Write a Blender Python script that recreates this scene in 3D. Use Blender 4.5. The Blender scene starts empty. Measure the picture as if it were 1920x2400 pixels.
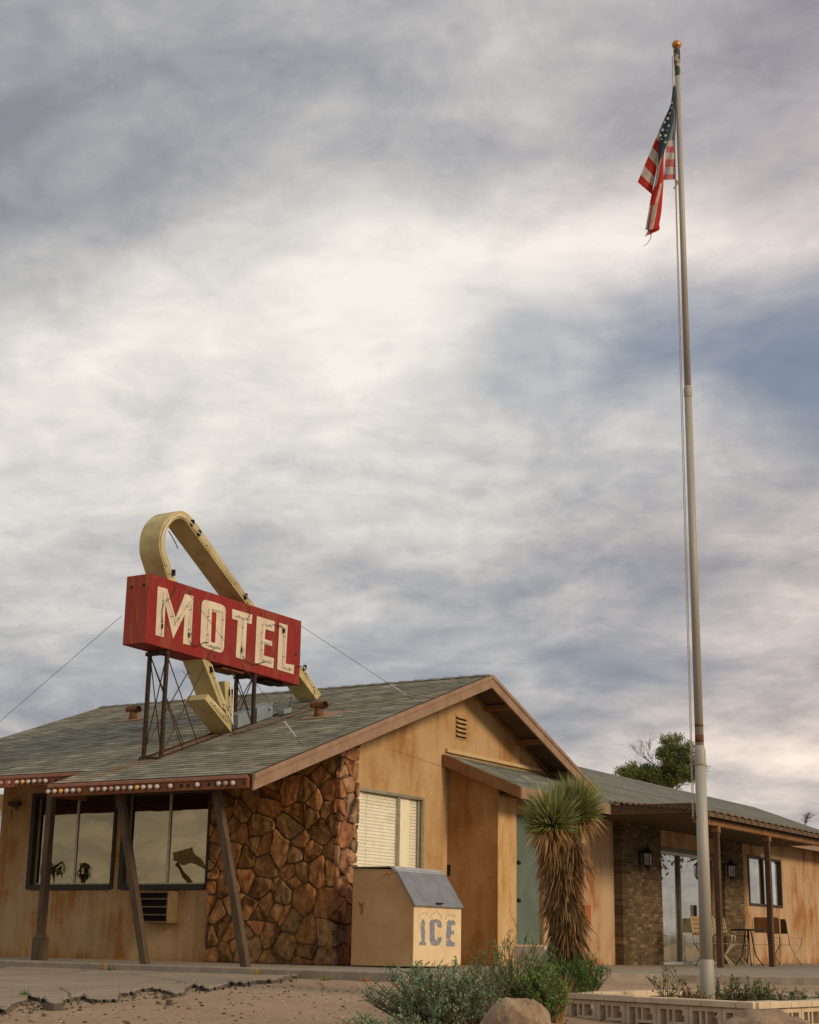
import bpy, bmesh, math, random
import numpy as np
from math import sin, cos, tan, pi, radians, sqrt, atan2, floor
from mathutils import Vector, Matrix, noise as mnoise
R0 = random.Random(7)
S = bpy.context.scene
COL = S.collection
# ------------------------------------------------------------------ camera model (survey of the place, metres; Z=0 is the motel walkway)
YAW, PITCH, ROLL = radians(32.0), radians(15.43), radians(0.99)
FPX, PXC, PYC, EYE = 3640.0, 960.0, 1200.0, 0.36
_f = np.array([-sin(YAW)*cos(PITCH), cos(YAW)*cos(PITCH), sin(PITCH)])
_r = np.cross(_f, [0, 0, 1]); _r /= np.linalg.norm(_r); _u = np.cross(_r, _f)
CM = np.array([cos(ROLL)*_r+sin(ROLL)*_u, -sin(ROLL)*_r+cos(ROLL)*_u, _f])
CP = np.array([0, 0, EYE])
def ray(x, y): return CM.T @ np.array([(x-PXC)/FPX, -(y-PYC)/FPX, 1.0])
def at(x, y, ax, v):
    d = ray(x, y); i = 'XYZ'.index(ax); t = (v-CP[i])/d[i]; return Vector(CP+t*d)
def atd(x, y, D): return Vector(CP+ray(x, y)*D)
def proj(P):
    c = CM @ (np.array(P, float)-CP); return PXC+FPX*c[0]/c[2], PYC-FPX*c[1]/c[2], c[2]
def zg(X, Y):
    d = max(0.0, 15.9-Y) if X < -9.5 else max(0.0, min(15.9+(X+9.5)*1.3, 19.5)-Y)
    z = -0.10-0.040*d
    return z
def gnd(x, y, dz=0.0):
    d = ray(x, y); t0, t1 = 3.0, 60.0
    for t in np.arange(4, 60, 0.05):
        P = CP+t*d
        if P[2] < zg(P[0], P[1])+dz: return Vector(P)
    return Vector(CP+30*d)
# ------------------------------------------------------------------ materials
MATS = {}
def newmat(name):
    m = bpy.data.materials.new(name); m.use_nodes = True; nt = m.node_tree; nt.nodes.clear()
    out = nt.nodes.new('ShaderNodeOutputMaterial'); b = nt.nodes.new('ShaderNodeBsdfPrincipled')
    nt.links.new(b.outputs[0], out.inputs[0]); MATS[name] = m; return m, nt, b
def N(nt, t, **k):
    n = nt.nodes.new(t)
    for a, v in k.items(): setattr(n, a, v)
    return n
def ramp(nt, fac, stops):
    r = N(nt, 'ShaderNodeValToRGB'); e = r.color_ramp.elements
    while len(e) < len(stops): e.new(0.5)
    for i, (p, c) in enumerate(stops):
        e[i].position = p; e[i].color = (c[0], c[1], c[2], 1) if not isinstance(c, (int, float)) else (c, c, c, 1)
    nt.links.new(fac, r.inputs[0]); return r.outputs[0]
def coords(nt, scale=(1, 1, 1), gen='Object'):
    t = N(nt, 'ShaderNodeTexCoord'); m = N(nt, 'ShaderNodeMapping'); m.inputs['Scale'].default_value = scale
    nt.links.new(t.outputs[gen], m.inputs[0]); return m.outputs[0]
def noise(nt, vec, s, det=4, rough=0.55, out=0):
    n = N(nt, 'ShaderNodeTexNoise'); n.inputs['Scale'].default_value = s; n.inputs['Detail'].default_value = det
    n.inputs['Roughness'].default_value = rough; nt.links.new(vec, n.inputs['Vector']); return n.outputs[out]
def mix(nt, fac, a, b, mode='MIX'):
    m = N(nt, 'ShaderNodeMix', data_type='RGBA', blend_type=mode)
    for s, v in ((m.inputs[0], fac), (m.inputs[6], a), (m.inputs[7], b)):
        if isinstance(v, bpy.types.NodeSocket): nt.links.new(v, s)
        elif isinstance(v, (int, float)): s.default_value = v if s == m.inputs[0] else (v, v, v, 1)
        else: s.default_value = (*v, 1)
    return m.outputs[2]
def mth(nt, op, a, b=0.0):
    m = N(nt, 'ShaderNodeMath', operation=op)
    for s, v in ((m.inputs[0], a), (m.inputs[1], b)):
        if isinstance(v, bpy.types.NodeSocket): nt.links.new(v, s)
        else: s.default_value = v
    return m.outputs[0]
def bump(nt, b, h, st=0.3, dist=0.01):
    n = N(nt, 'ShaderNodeBump'); n.inputs['Strength'].default_value = st; n.inputs['Distance'].default_value = dist
    nt.links.new(h, n.inputs['Height']); nt.links.new(n.outputs[0], b.inputs['Normal'])
def simple(name, c1, c2=None, sc=6, rough=0.7, metal=0.0, bs=0.2, bd=0.004, stretch=(1, 1, 1), spec=0.25, lo=0.35, hi=0.68, sss=0):
    m, nt, b = newmat(name); v = coords(nt, stretch)
    f = noise(nt, v, sc, 6, 0.6)
    c2 = c2 or tuple(x*0.75 for x in c1)
    nt.links.new(ramp(nt, f, [(lo, c1), (hi, c2)]), b.inputs['Base Color'])
    b.inputs['Roughness'].default_value = rough; b.inputs['Metallic'].default_value = metal
    b.inputs['Specular IOR Level'].default_value = spec
    bump(nt, b, noise(nt, v, sc*9, 4, 0.6), bs, bd); return m
def attrmat(name, rough=0.8, bs=0.3, bd=0.004, nsc=40, var=0.35, trans=0.0, spec=0.3, vsc=12, stretch=(1, 1, 1)):
    """colour from the per-face attribute, broken up by noise"""
    m, nt, b = newmat(name); a = N(nt, 'ShaderNodeAttribute', attribute_name='tint'); v = coords(nt, stretch)
    f = ramp(nt, noise(nt, v, vsc, 5, 0.6), [(0.3, 1-var), (0.7, 1+var)])
    c = mix(nt, 1.0, a.outputs['Color'], f, 'MULTIPLY')
    nt.links.new(c, b.inputs['Base Color']); b.inputs['Roughness'].default_value = rough
    b.inputs['Specular IOR Level'].default_value = spec
    if bs: bump(nt, b, noise(nt, v, nsc, 5, 0.65), bs, bd)
    if trans:
        out = nt.nodes['Material Output']; tr = N(nt, 'ShaderNodeBsdfTranslucent'); nt.links.new(c, tr.inputs[0])
        ms = N(nt, 'ShaderNodeMixShader'); ms.inputs[0].default_value = trans
        nt.links.new(b.outputs[0], ms.inputs[1]); nt.links.new(tr.outputs[0], ms.inputs[2]); nt.links.new(ms.outputs[0], out.inputs[0])
    return m
def stucco(name, pale, warm, rust, amount=0.5, sc=1.0, runs=None):
    m, nt, b = newmat(name)
    v = coords(nt, (1.3*sc, 1.3*sc, 0.55*sc)); streak = noise(nt, v, 1.5, 4, 0.55)
    drip = noise(nt, coords(nt, (5*sc, 5*sc, 0.35*sc)), 1.7, 4, 0.55)
    big = noise(nt, coords(nt, (1, 1, 1)), 0.8, 4, 0.55); blot = noise(nt, coords(nt, (1, 1, .7)), 3.3, 5, 0.6)
    s = mth(nt, 'ADD', mth(nt, 'ADD', mth(nt, 'MULTIPLY', streak, 0.46), mth(nt, 'MULTIPLY', blot, .20)), mth(nt, 'ADD', mth(nt, 'MULTIPLY', drip, 0.16), mth(nt, 'MULTIPLY', big, 0.18)))
    g = N(nt, 'ShaderNodeTexCoord'); sp_ = N(nt, 'ShaderNodeSeparateXYZ'); nt.links.new(g.outputs['Object'], sp_.inputs[0]); Z = sp_.outputs[2]
    fd = noise(nt, coords(nt, (7, 7, 0.12)), 1.9, 3, 0.5)
    base_ = ramp(nt, mth(nt, 'ADD', Z, mth(nt, 'MULTIPLY', fd, .35)), [(.12, 1.0), (.34, 0.0)])      # splash dirt above the walkway
    s = mth(nt, 'ADD', s, mth(nt, 'MULTIPLY', base_, .07))
    for (zt_, ln, am) in (runs or []):          # rusty run-off hanging from sills and eaves
        t_ = mth(nt, 'DIVIDE', mth(nt, 'SUBTRACT', zt_, Z), ln); m_ = ramp(nt, t_, [(0, 0.0), (.02, 1.0), (1.0, 0.0)])
        s = mth(nt, 'ADD', s, mth(nt, 'MULTIPLY', mth(nt, 'MULTIPLY', m_, ramp(nt, fd, [(.46, 0.0), (.60, 1.0)])), am))
    c = ramp(nt, s, [(0.43, pale), (0.505+0.03*(1-amount), warm), (0.575+.03*(1-amount), rust)])
    sp = noise(nt, coords(nt, (1, 1, 1)), 45, 5, 0.75)
    c = mix(nt, 1.0, c, ramp(nt, sp, [(0.3, 0.82), (0.7, 1.13)]), 'MULTIPLY')
    nt.links.new(c, b.inputs['Base Color']); b.inputs['Roughness'].default_value = 0.92; b.inputs['Specular IOR Level'].default_value = 0.2
    h = mth(nt, 'ADD', noise(nt, coords(nt), 70, 4, 0.7), mth(nt, 'MULTIPLY', noise(nt, coords(nt), 7, 3), 1.6))
    bump(nt, b, h, 0.5, 0.008); return m
stucco('stucco_front', (.54, .36, .195), (.48, .29, .13), (.40, .175, .045), 0.6, runs=[(1.07, .8, .07)])
stucco('stucco_gable', (.52, .345, .18), (.46, .285, .13), (.35, .175, .065), 0.5)
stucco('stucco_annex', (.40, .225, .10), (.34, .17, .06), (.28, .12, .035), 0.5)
stucco('stucco_pilaster', (.62, .42, .23), (.54, .34, .15), (.42, .23, .08), 0.2)
stucco('stucco_wing', (.51, .355, .22), (.46, .29, .16), (.34, .15, .055), 0.7, runs=[(2.72, 1.5, .02)])
simple('trim_paint', (.33, .215, .145), (.25, .155, .10), 5, .75, stretch=(1, 1, 1), bs=.3)
simple('trim_brown', (.25, .125, .055), (.18, .085, .035), 5, .75, bs=.3)
simple('marquee_paint', (.27, .10, .04), (.17, .06, .026), 5, .6, bs=.2)
simple('marquee_edge', (.36, .18, .12), (.28, .12, .075), 9, .6, bs=.2)
simple('marquee_pink', (.55, .17, .12), (.40, .12, .08), 9, .6, bs=.2)
simple('flashing_tan', (.34, .22, .15), (.26, .15, .095), 9, .7)
simple('post_paint', (.075, .046, .023), (.12, .08, .05), 7, .65, bs=.3, stretch=(1, 1, .3))
simple('porch_post_paint', (.07, .036, .022), (.12, .07, .045), 7, .6, bs=.3, stretch=(1, 1, .3))
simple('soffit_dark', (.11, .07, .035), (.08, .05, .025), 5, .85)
simple('frame_brown', (.032, .024, .013), (.05, .036, .018), 12, .5)
simple('alu', (.50, .46, .36), (.36, .33, .25), 10, .42, .6)
simple('alu_dark', (.10, .095, .07), (.15, .14, .1), 10, .45, .5)
simple('galv', (.36, .36, .35), (.27, .27, .265), 4, .38, .75, bs=.08)
simple('galv_bright', (.60, .60, .58), (.42, .42, .41), 14, .42, .6, bs=.1)
simple('bluegrey_metal', (.28, .33, .36), (.20, .235, .26), 5, .5, .3)
simple('rust_metal', (.19, .075, .032), (.12, .05, .022), 14, .8, .1, bs=.5)
simple('dark_steel', (.040, .030, .022), (.09, .05, .03), 20, .6, .5, bs=.3)
simple('wire', (.05, .045, .04), (.07, .06, .05), 20, .6, .4)
simple('concrete', (.33, .28, .215), (.24, .20, .15), 5, .9, bs=.4, bd=.006)
simple('concrete_step', (.50, .47, .42), (.40, .37, .33), 5, .9, bs=.4, bd=.006)
simple('block_concrete', (.64, .52, .36), (.50, .39, .255), 6, .95, bs=.6, bd=.006, lo=.3, hi=.7)
simple('cap_concrete', (.68, .55, .39), (.54, .42, .285), 6, .95, bs=.6, bd=.006, lo=.3, hi=.7)
simple('pole_paint', (.40, .38, .33), (.32, .30, .25), 6, .55, .1, stretch=(1, 1, .15), bs=.15)
simple('truck_paint', (.05, .055, .035), (.42, .38, .28), 16, .6, lo=.46, hi=.54)
simple('brass', (.55, .25, .07), (.38, .15, .04), 8, .4, .6)
simple('rope', (.42, .36, .28), (.33, .28, .2), 60, .9)
simple('cream_paint', (.54, .455, .225), (.36, .28, .12), 3.4, .55, bs=.2, stretch=(1, 1, 1), lo=.42, hi=.75)
simple('letter_paint', (.70, .60, .46), (.56, .46, .33), 7, .6, bs=.15)
simple('ice_paint', (.78, .61, .38), (.68, .50, .29), 5, .6, bs=.15)
simple('ice_side', (.52, .33, .165), (.42, .24, .10), 2.2, .6, bs=.15)
simple('ice_ink', (.19, .22, .28), (.46, .38, .29), 22, .7, lo=.50, hi=.66)
simple('door_teal', (.125, .165, .135), (.10, .13, .105), 3, .55, bs=.1)
simple('black_metal', (.018, .017, .014), (.03, .028, .022), 12, .5, .3)
simple('ac_metal', (.22, .155, .075), (.16, .11, .05), 5, .6, .2)
simple('void', (.012, .010, .007), (.016, .012, .008), 5, .9)
simple('blind', (.88, .86, .78), (.80, .77, .68), 8, .6)
simple('curtain', (.62, .60, .50), (.46, .45, .36), 5, .9, stretch=(6, 6, .3))
simple('neon_glass', (.86, .80, .76), (.74, .68, .62), 10, .15)
simple('neon_yellow', (.75, .68, .42), (.6, .52, .3), 10, .2)
simple('bulb_white', (.56, .52, .50), (.42, .38, .36), 30, .3)
simple('bulb_faded', (.42, .27, .20), (.33, .2, .14), 30, .4)
simple('bulb_amber', (.75, .42, .12), (.6, .33, .1), 30, .3)
simple('chair_cream', (.46, .37, .25), (.5, .41, .27), 9, .6)
simple('chair_wood', (.20, .075, .025), (.13, .05, .018), 9, .6, stretch=(1, 1, .2))
simple('chair_strap', (.33, .23, .12), (.32, .22, .1), 9, .7)
simple('bark', (.10, .07, .045), (.16, .11, .07), 14, .95, bs=.7, bd=.02, stretch=(1, 1, .3))
simple('wood_trim_cream', (.60, .44, .24), (.5, .35, .18), 5, .75)
simple('flag_rope', (.5, .45, .4), None, 30, .9)
simple('red_box', (.42, .13, .035), (.33, .1, .03), 9, .6)
simple('canopy_cloth', (.32, .26, .18), (.22, .18, .12), 5, .9)
attrmat('shingle', .93, .5, .004, 60, .28, vsc=3)
attrmat('stone', .97, 1.0, .022, 24, .5, vsc=9, stretch=(1, 1, .8), spec=.05)
attrmat('brick', .9, .5, .004, 60, .3)
attrmat('leaf', .65, 0, var=.3, trans=.25, vsc=6)
attrmat('blade', .55, 0, var=.25, trans=.12, vsc=8)
attrmat('cloth', .85, .2, .003, 120, .12, trans=.3)
# red sign sheet metal: faded in patches, vertical drips
m, nt, b = newmat('sign_red')
f1 = noise(nt, coords(nt, (1, 1, .35)), 3.2, 6, .6); f2 = noise(nt, coords(nt, (5, 5, .5)), 4, 5, .6)
c = ramp(nt, f1, [(.34, (.30, .020, .014)), (.50, (.23, .014, .012)), (.60, (.24, .045, .022)), (.70, (.30, .03, .014))])
c = mix(nt, ramp(nt, f2, [(.55, 0.0), (.75, .5)]), c, (.22, .07, .035))
nt.links.new(c, b.inputs['Base Color']); b.inputs['Roughness'].default_value = .62; b.inputs['Specular IOR Level'].default_value = .3; bump(nt, b, noise(nt, coords(nt), 18, 5), .2, .004)
m, nt, b = newmat('sign_end')
c = ramp(nt, noise(nt, coords(nt, (4, 4, .7)), 2.6, 6, .62), [(.36, (.30, .025, .012)), (.56, (.33, .04, .010)), (.66, (.36, .12, .02)), (.8, (.22, .03, .014))])
nt.links.new(c, b.inputs['Base Color']); b.inputs['Roughness'].default_value = .55; bump(nt, b, noise(nt, coords(nt), 18, 5), .2, .004)
# ground, asphalt
m, nt, b = newmat('desert_ground')
c = ramp(nt, noise(nt, coords(nt), .9, 8, .6), [(.3, (.44, .32, .22)), (.55, (.38, .27, .18)), (.75, (.30, .21, .14))])
c = mix(nt, ramp(nt, noise(nt, coords(nt), 17, 6, .75), [(.50, 0.0), (.66, .65)]), c, (.15, .095, .06))
c = mix(nt, ramp(nt, noise(nt, coords(nt), 60, 4, .7), [(.60, 0.0), (.74, .6)]), c, (.52, .41, .30))
nt.links.new(c, b.inputs['Base Color']); b.inputs['Roughness'].default_value = .97; b.inputs['Specular IOR Level'].default_value = .1
bump(nt, b, mth(nt, 'ADD', noise(nt, coords(nt), 30, 6, .75), mth(nt, 'MULTIPLY', noise(nt, coords(nt), 6, 4), 1.5)), .8, .02)
m, nt, b = newmat('asphalt')
c = ramp(nt, noise(nt, coords(nt), 1.6, 6, .6), [(.3, (.32, .255, .18)), (.7, (.24, .19, .13))])
c = mix(nt, 1.0, c, ramp(nt, noise(nt, coords(nt), 90, 4, .8), [(.3, .66), (.7, 1.35)]), 'MULTIPLY')
vo = N(nt, 'ShaderNodeTexVoronoi', feature='DISTANCE_TO_EDGE'); vo.inputs['Scale'].default_value = .55
dv_ = mix(nt, .12, coords(nt), noise(nt, coords(nt), 2.2, 5, .6, 1)); nt.links.new(dv_, vo.inputs['Vector'])
c = mix(nt, ramp(nt, vo.outputs[0], [(.004, .8), (.012, 0.0)]), c, (.07, .055, .04))
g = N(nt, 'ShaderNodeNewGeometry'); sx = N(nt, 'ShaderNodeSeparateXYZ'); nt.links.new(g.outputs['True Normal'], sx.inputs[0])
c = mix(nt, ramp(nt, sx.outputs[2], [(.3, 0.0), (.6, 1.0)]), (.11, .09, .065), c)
nt.links.new(c, b.inputs['Base Color']); b.inputs['Roughness'].default_value = .93; bump(nt, b, noise(nt, coords(nt), 110, 5, .8), .7, .006)
m, nt, b = newmat('boulder_rock')
c = ramp(nt, noise(nt, coords(nt), 3.0, 8, .65), [(.3, (.44, .33, .21)), (.48, (.36, .25, .155)), (.58, (.22, .15, .10)), (.72, (.40, .28, .17))])
c = mix(nt, 1.0, c, ramp(nt, noise(nt, coords(nt), 60, 4, .75), [(.3, .7), (.7, 1.3)]), 'MULTIPLY')
nt.links.new(c, b.inputs['Base Color']); b.inputs['Roughness'].default_value = .95; bump(nt, b, noise(nt, coords(nt), 14, 8, .7), .9, .04)
def glassmat(name, tint=(.5, .5, .45), refl=.35, rough=0.0, gl=(1, 1, 1)):
    m = bpy.data.materials.new(name); m.use_nodes = True; nt = m.node_tree; nt.nodes.clear(); MATS[name] = m
    out = N(nt, 'ShaderNodeOutputMaterial'); tr = N(nt, 'ShaderNodeBsdfTransparent'); tr.inputs[0].default_value = (*tint, 1)
    g = N(nt, 'ShaderNodeBsdfGlossy'); g.inputs['Roughness'].default_value = rough; g.inputs[0].default_value = (*gl, 1)
    v = noise(nt, coords(nt), 1.3, 2); bp = N(nt, 'ShaderNodeBump'); bp.inputs['Strength'].default_value = .12; bp.inputs['Distance'].default_value = .02
    nt.links.new(v, bp.inputs['Height']); nt.links.new(bp.outputs[0], g.inputs['Normal'])
    fr = N(nt, 'ShaderNodeFresnel'); fr.inputs[0].default_value = 1.5
    fac = mth(nt, 'ADD', mth(nt, 'MULTIPLY', fr.outputs[0], 1.0), refl)
    ms = N(nt, 'ShaderNodeMixShader'); nt.links.new(fac, ms.inputs[0]); nt.links.new(tr.outputs[0], ms.inputs[1]); nt.links.new(g.outputs[0], ms.inputs[2])
    nt.links.new(ms.outputs[0], out.inputs[0]); return m
glassmat('glass_front', (.30, .27, .18), .27, 0.0, (1, .80, .46))
glassmat('glass_gable', (.96, .96, .93), .06, 0, (1, .97, .9))
glassmat('glass_slider', (.78, .78, .7), .40, 0.0, (1, .97, .92))
# ------------------------------------------------------------------ mesh builder
class MB:
    def __init__(s): s.v = []; s.f = []; s.c = []
    def face(s, pts, col=(.5, .5, .5)):
        i = len(s.v); s.v += [tuple(p) for p in pts]; s.f.append(tuple(range(i, i+len(pts)))); s.c.append(col)
    def box(s, x0, x1, y0, y1, z0, z1, col=(.5, .5, .5)):
        s.hexa([(x0, y0, z0), (x1, y0, z0), (x1, y1, z0), (x0, y1, z0)], [(x0, y0, z1), (x1, y0, z1), (x1, y1, z1), (x0, y1, z1)], col); return s
    def hexa(s, a, b, col=(.5, .5, .5)):
        n = len(a); i = len(s.v); s.v += [tuple(p) for p in a]+[tuple(p) for p in b]
        s.f.append(tuple(range(i+n-1, i-1, -1))); s.f.append(tuple(range(i+n, i+2*n))); s.c += [col, col]
        for k in range(n):
            j = (k+1) % n; s.f.append((i+k, i+j, i+n+j, i+n+k)); s.c.append(col)
        return s
    def prism(s, pts, d, col=(.5, .5, .5)):
        d = Vector(d); return s.hexa([Vector(p) for p in pts], [Vector(p)+d for p in pts], col)
    def bar(s, p0, p1, w, h=None, up=(0, 0, 1), col=(.5, .5, .5)):
        p0, p1 = Vector(p0), Vector(p1); h = h or w; d = (p1-p0).normalized(); up = Vector(up)
        if abs(d.dot(up)) > .98: up = Vector((0, 1, 0))
        a = d.cross(up).normalized()*w/2; b2 = a.cross(d).normalized()*h/2
        q = lambda p: [p-a-b2, p+a-b2, p+a+b2, p-a+b2]
        return s.hexa(q(p0), q(p1), col)
    def tube(s, pts, r, n=8, col=(.5, .5, .5), cap=True):
        pts = [Vector(p) for p in pts]; rs = r if isinstance(r, (list, tuple)) else [r]*len(pts); i0 = len(s.v)
        for k, p in enumerate(pts):
            d = (pts[min(k+1, len(pts)-1)]-pts[max(k-1, 0)]).normalized()
            if k == 0:
                a = d.cross(Vector((0, 0, 1)));
                if a.length < .05: a = d.cross(Vector((0, 1, 0)))
            a = (a-d*a.dot(d)).normalized(); b2 = d.cross(a)
            for j in range(n):
                t = 2*pi*j/n; s.v.append(tuple(p+(a*cos(t)+b2*sin(t))*rs[k]))
        for k in range(len(pts)-1):
            for j in range(n):
                s.f.append((i0+k*n+j, i0+k*n+(j+1) % n, i0+(k+1)*n+(j+1) % n, i0+(k+1)*n+j)); s.c.append(col)
        if cap:
            s.f.append(tuple(range(i0+n-1, i0-1, -1))); s.f.append(tuple(range(i0+(len(pts)-1)*n, i0+len(pts)*n))); s.c += [col, col]
        return s
    def ball(s, c, r, n=10, m=7, sc=(1, 1, 1), col=(.5, .5, .5)):
        c = Vector(c); pts = []; rs = []
        i0 = len(s.v)
        for a in range(m+1):
            ph = pi*a/m
            for j in range(n):
                t = 2*pi*j/n; s.v.append((c.x+r*sc[0]*sin(ph)*cos(t), c.y+r*sc[1]*sin(ph)*sin(t), c.z+r*sc[2]*cos(ph)))
        for a in range(m):
            for j in range(n): s.f.append((i0+a*n+j, i0+(a+1)*n+j, i0+(a+1)*n+(j+1) % n, i0+a*n+(j+1) % n)); s.c.append(col)
        return s
    def build(s, name, mat, parent=None, smooth=False, bevel=0, origin=None):
        me = bpy.data.meshes.new(name)
        if origin is not None:
            o_ = Vector(origin); vs = [tuple(Vector(v)-o_) for v in s.v]
        else: vs = s.v
        me.from_pydata(vs, [], s.f)
        a = me.attributes.new('tint', 'FLOAT_COLOR', 'FACE')
        a.data.foreach_set('color', np.array([(*c[:3], 1) for c in s.c], dtype=np.float32).ravel())
        mats = mat if isinstance(mat, (list, tuple)) else [mat]
        for mm in mats: me.materials.append(MATS[mm])
        if smooth: me.polygons.foreach_set('use_smooth', [True]*len(me.polygons))
        me.update()
        if bevel or smooth:
            bm = bmesh.new(); bm.from_mesh(me)
            if smooth: bmesh.ops.remove_doubles(bm, verts=bm.verts, dist=1e-5)
            bmesh.ops.recalc_face_normals(bm, faces=bm.faces); bm.to_mesh(me); bm.free()
        o = bpy.data.objects.new(name, me); COL.objects.link(o)
        if origin is not None and parent is None: o.location = origin
        elif origin is not None: o.location = Vector(origin)-world_loc(parent)
        elif parent: o.location = -world_loc(parent)
        if parent: o.parent = parent
        if bevel:
            md = o.modifiers.new('bevel', 'BEVEL'); md.width = bevel; md.segments = 2; md.limit_method = 'ANGLE'; md.angle_limit = radians(50)
        return o
def world_loc(o):
    l = Vector((0, 0, 0))
    while o is not None: l += o.location; o = o.parent
    return l
def tag(o, label, cat, group=None, kind=None):
    if label: o['label'] = label
    if cat: o['category'] = cat
    if group: o['group'] = group
    if kind: o['kind'] = kind
    return o
def thing(name, loc, label, cat, group=None):
    o = bpy.data.objects.new(name, None); COL.objects.link(o); o.location = loc; o.empty_display_size = .2
    return tag(o, label, cat, group)
def struct(o): o['kind'] = 'structure'; return o
# ------------------------------------------------------------------ ground
def gn(x, y):
    if not (4 < y < 15.6 and -22 < x < 6): return 0.0 if not (x < -11.6 and y < 30) else -.05
    e = edge_y(x); n = .045*mnoise.noise(Vector((x*.5, y*.5, 0))) if x > -11 else .012*mnoise.noise(Vector((x*.5, y*.5, 0)))
    return n-(.06 if y > e+.35 else 0)
EDGE = []
def edge_y(x):
    if x > -11.6 or not EDGE: return 99
    b = [y for (xx, y) in EDGE if abs(xx-x) < .5]
    return max(b) if b else (EDGE[0][1] if x < EDGE[0][0] else 15.9)
def build_ground():
    mb = MB(); 
    xs = sorted(set([-400, -250, -120, -70, -45]+[ -34+.5*i for i in range(0, 90)]+[14, 20, 35, 70, 150, 300, 400])); ys = [-300, -150, -60, -20, -5]+[.45*i for i in range(0, 60)]+[30, 45, 80, 160, 300, 600]
    idx = {}
    for i, x in enumerate(xs):
        for j, y in enumerate(ys):
            z = zg(x, max(y, -6))
            z += gn(x, y)
            idx[i, j] = len(mb.v); mb.v.append((x, y, z))
    for i in range(len(xs)-1):
        for j in range(len(ys)-1):
            mb.f.append((idx[i, j], idx[i+1, j], idx[i+1, j+1], idx[i, j+1])); mb.c.append((.5,)*3)
    struct(mb.build('ground', 'desert_ground', smooth=True))
# sidewalk (walkway slab)
mb = MB()
edge = [(-26, 16.05), (-20, 16.08), (-14.5, 16.02), (-12.0, 15.95), (-9.9, 15.9), (-9.3, 17.2), (-8.75, 18.6), (-8.2, 19.5), (-6.9, 19.95), (-6.0, 20.3), (-3, 21.5)]
poly = edge+[(-3, 47), (-26, 47)]
def ragged(p0, p1, n, amp, rnd):
    out = []
    for i in range(n): t = i/n; out.append((p0[0]+(p1[0]-p0[0])*t+rnd.uniform(-amp, amp)*.3, p0[1]+(p1[1]-p0[1])*t+rnd.uniform(-amp, amp)))
    return out
e2 = []
for a, b2 in zip(edge[:-1], edge[1:]): e2 += ragged(a, b2, 10, .012, R0)
mb.hexa([(x, y, -.14) for x, y in e2+poly[-3:]], [(x, y, 0) for x, y in e2+poly[-3:]])
struct(mb.build('sidewalk', 'concrete', bevel=.012))
# broken asphalt apron
mb = MB()
bpts = [(-60, 2392), (0, 2374), (12, 2378), (28, 2362), (62, 2352), (66, 2340), (82, 2348), (100, 2349), (108, 2355), (116, 2364), (140, 2366), (148, 2352), (165, 2350), (196, 2342), (204, 2350), (230, 2353), (276, 2351), (280, 2338), (310, 2334), (330, 2326), (356, 2324), (385, 2330), (410, 2338), (432, 2334), (436, 2322), (455, 2315), (490, 2326), (520, 2318), (540, 2310), (575, 2311), (600, 2306), (640, 2305), (680, 2296), (712, 2292)]
tops = []
ar = random.Random(3)
for a, b2 in zip(bpts[:-1], bpts[1:]):
    n = 8
    for i in range(n):
        t = i/n; x = a[0]+(b2[0]-a[0])*t; y = a[1]+(b2[1]-a[1])*t+2.6*mnoise.noise(Vector((x*.09, 7, 0)))+1.4*mnoise.noise(Vector((x*.4, 3, 0)))
        tops.append(gnd(x, y, .0))
tops.append(Vector((-11.55, 15.93, -.1))); tops.insert(0, Vector((tops[0].x*1.4, tops[0].y*1.0, 0)))
EDGE += sorted((p.x, p.y) for p in tops); build_ground()
up = tops
def row(P):
    out = []; k = 16.08/P.y if P.y < 16 else 1.01
    for t in (0, .03, .10, .3, .55, .8, 1.0):
        q = 1+(k-1)*t; x, y = P.x*q, P.y*q; lift = .018*(1-t)**1.5+.030+(.012*mnoise.noise(Vector((x*1.3, y*1.3, 4))) if 0 < t < 1 else 0)
        if t == 0: lift -= .012
        z = zg(x, y)+lift; out.append(Vector((x, y, min(z, -.06) if t > .7 else z)))
    return out
mb = MB(); rows = [row(P) for P in up]; nr = len(rows[0])
for rr_ in rows: mb.v += [tuple(p) for p in rr_]
for i in range(len(rows)-1):
    for k in range(nr-1): mb.f.append((i*nr+k, (i+1)*nr+k, (i+1)*nr+k+1, i*nr+k+1)); mb.c.append((.5,)*3)
for i in range(len(up)-1):
    a_, b_ = rows[i][0], rows[i+1][0]
    mb.face([b_, a_, a_+Vector((0, .07, -.14)), b_+Vector((0, .07, -.14))])
struct(mb.build('asphalt', 'asphalt'))
rb = random.Random(19); mb = MB()
for i in range(420):
    P = rb.choice(up[8:]); d = abs(rb.gauss(0, .35)); x = P.x+rb.uniform(-.15, .15); y = P.y-.02-d; z = zg(x, y)+gn(x, y); q = rb.uniform(.006, .022)*(1.3 if d < .15 else .8)
    mb.ball((x, y, z+q*.2), q, 5, 3, (1, rb.uniform(.7, 1.2), rb.uniform(.5, .9)), rb.choice([(.06, .05, .04), (.10, .08, .06), (.16, .12, .09)]))
tag(mb.build('asphalt_rubble', 'stone'), 'dark crumbled asphalt grit strewn along the broken pavement edge', 'rubble', kind='stuff')
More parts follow.
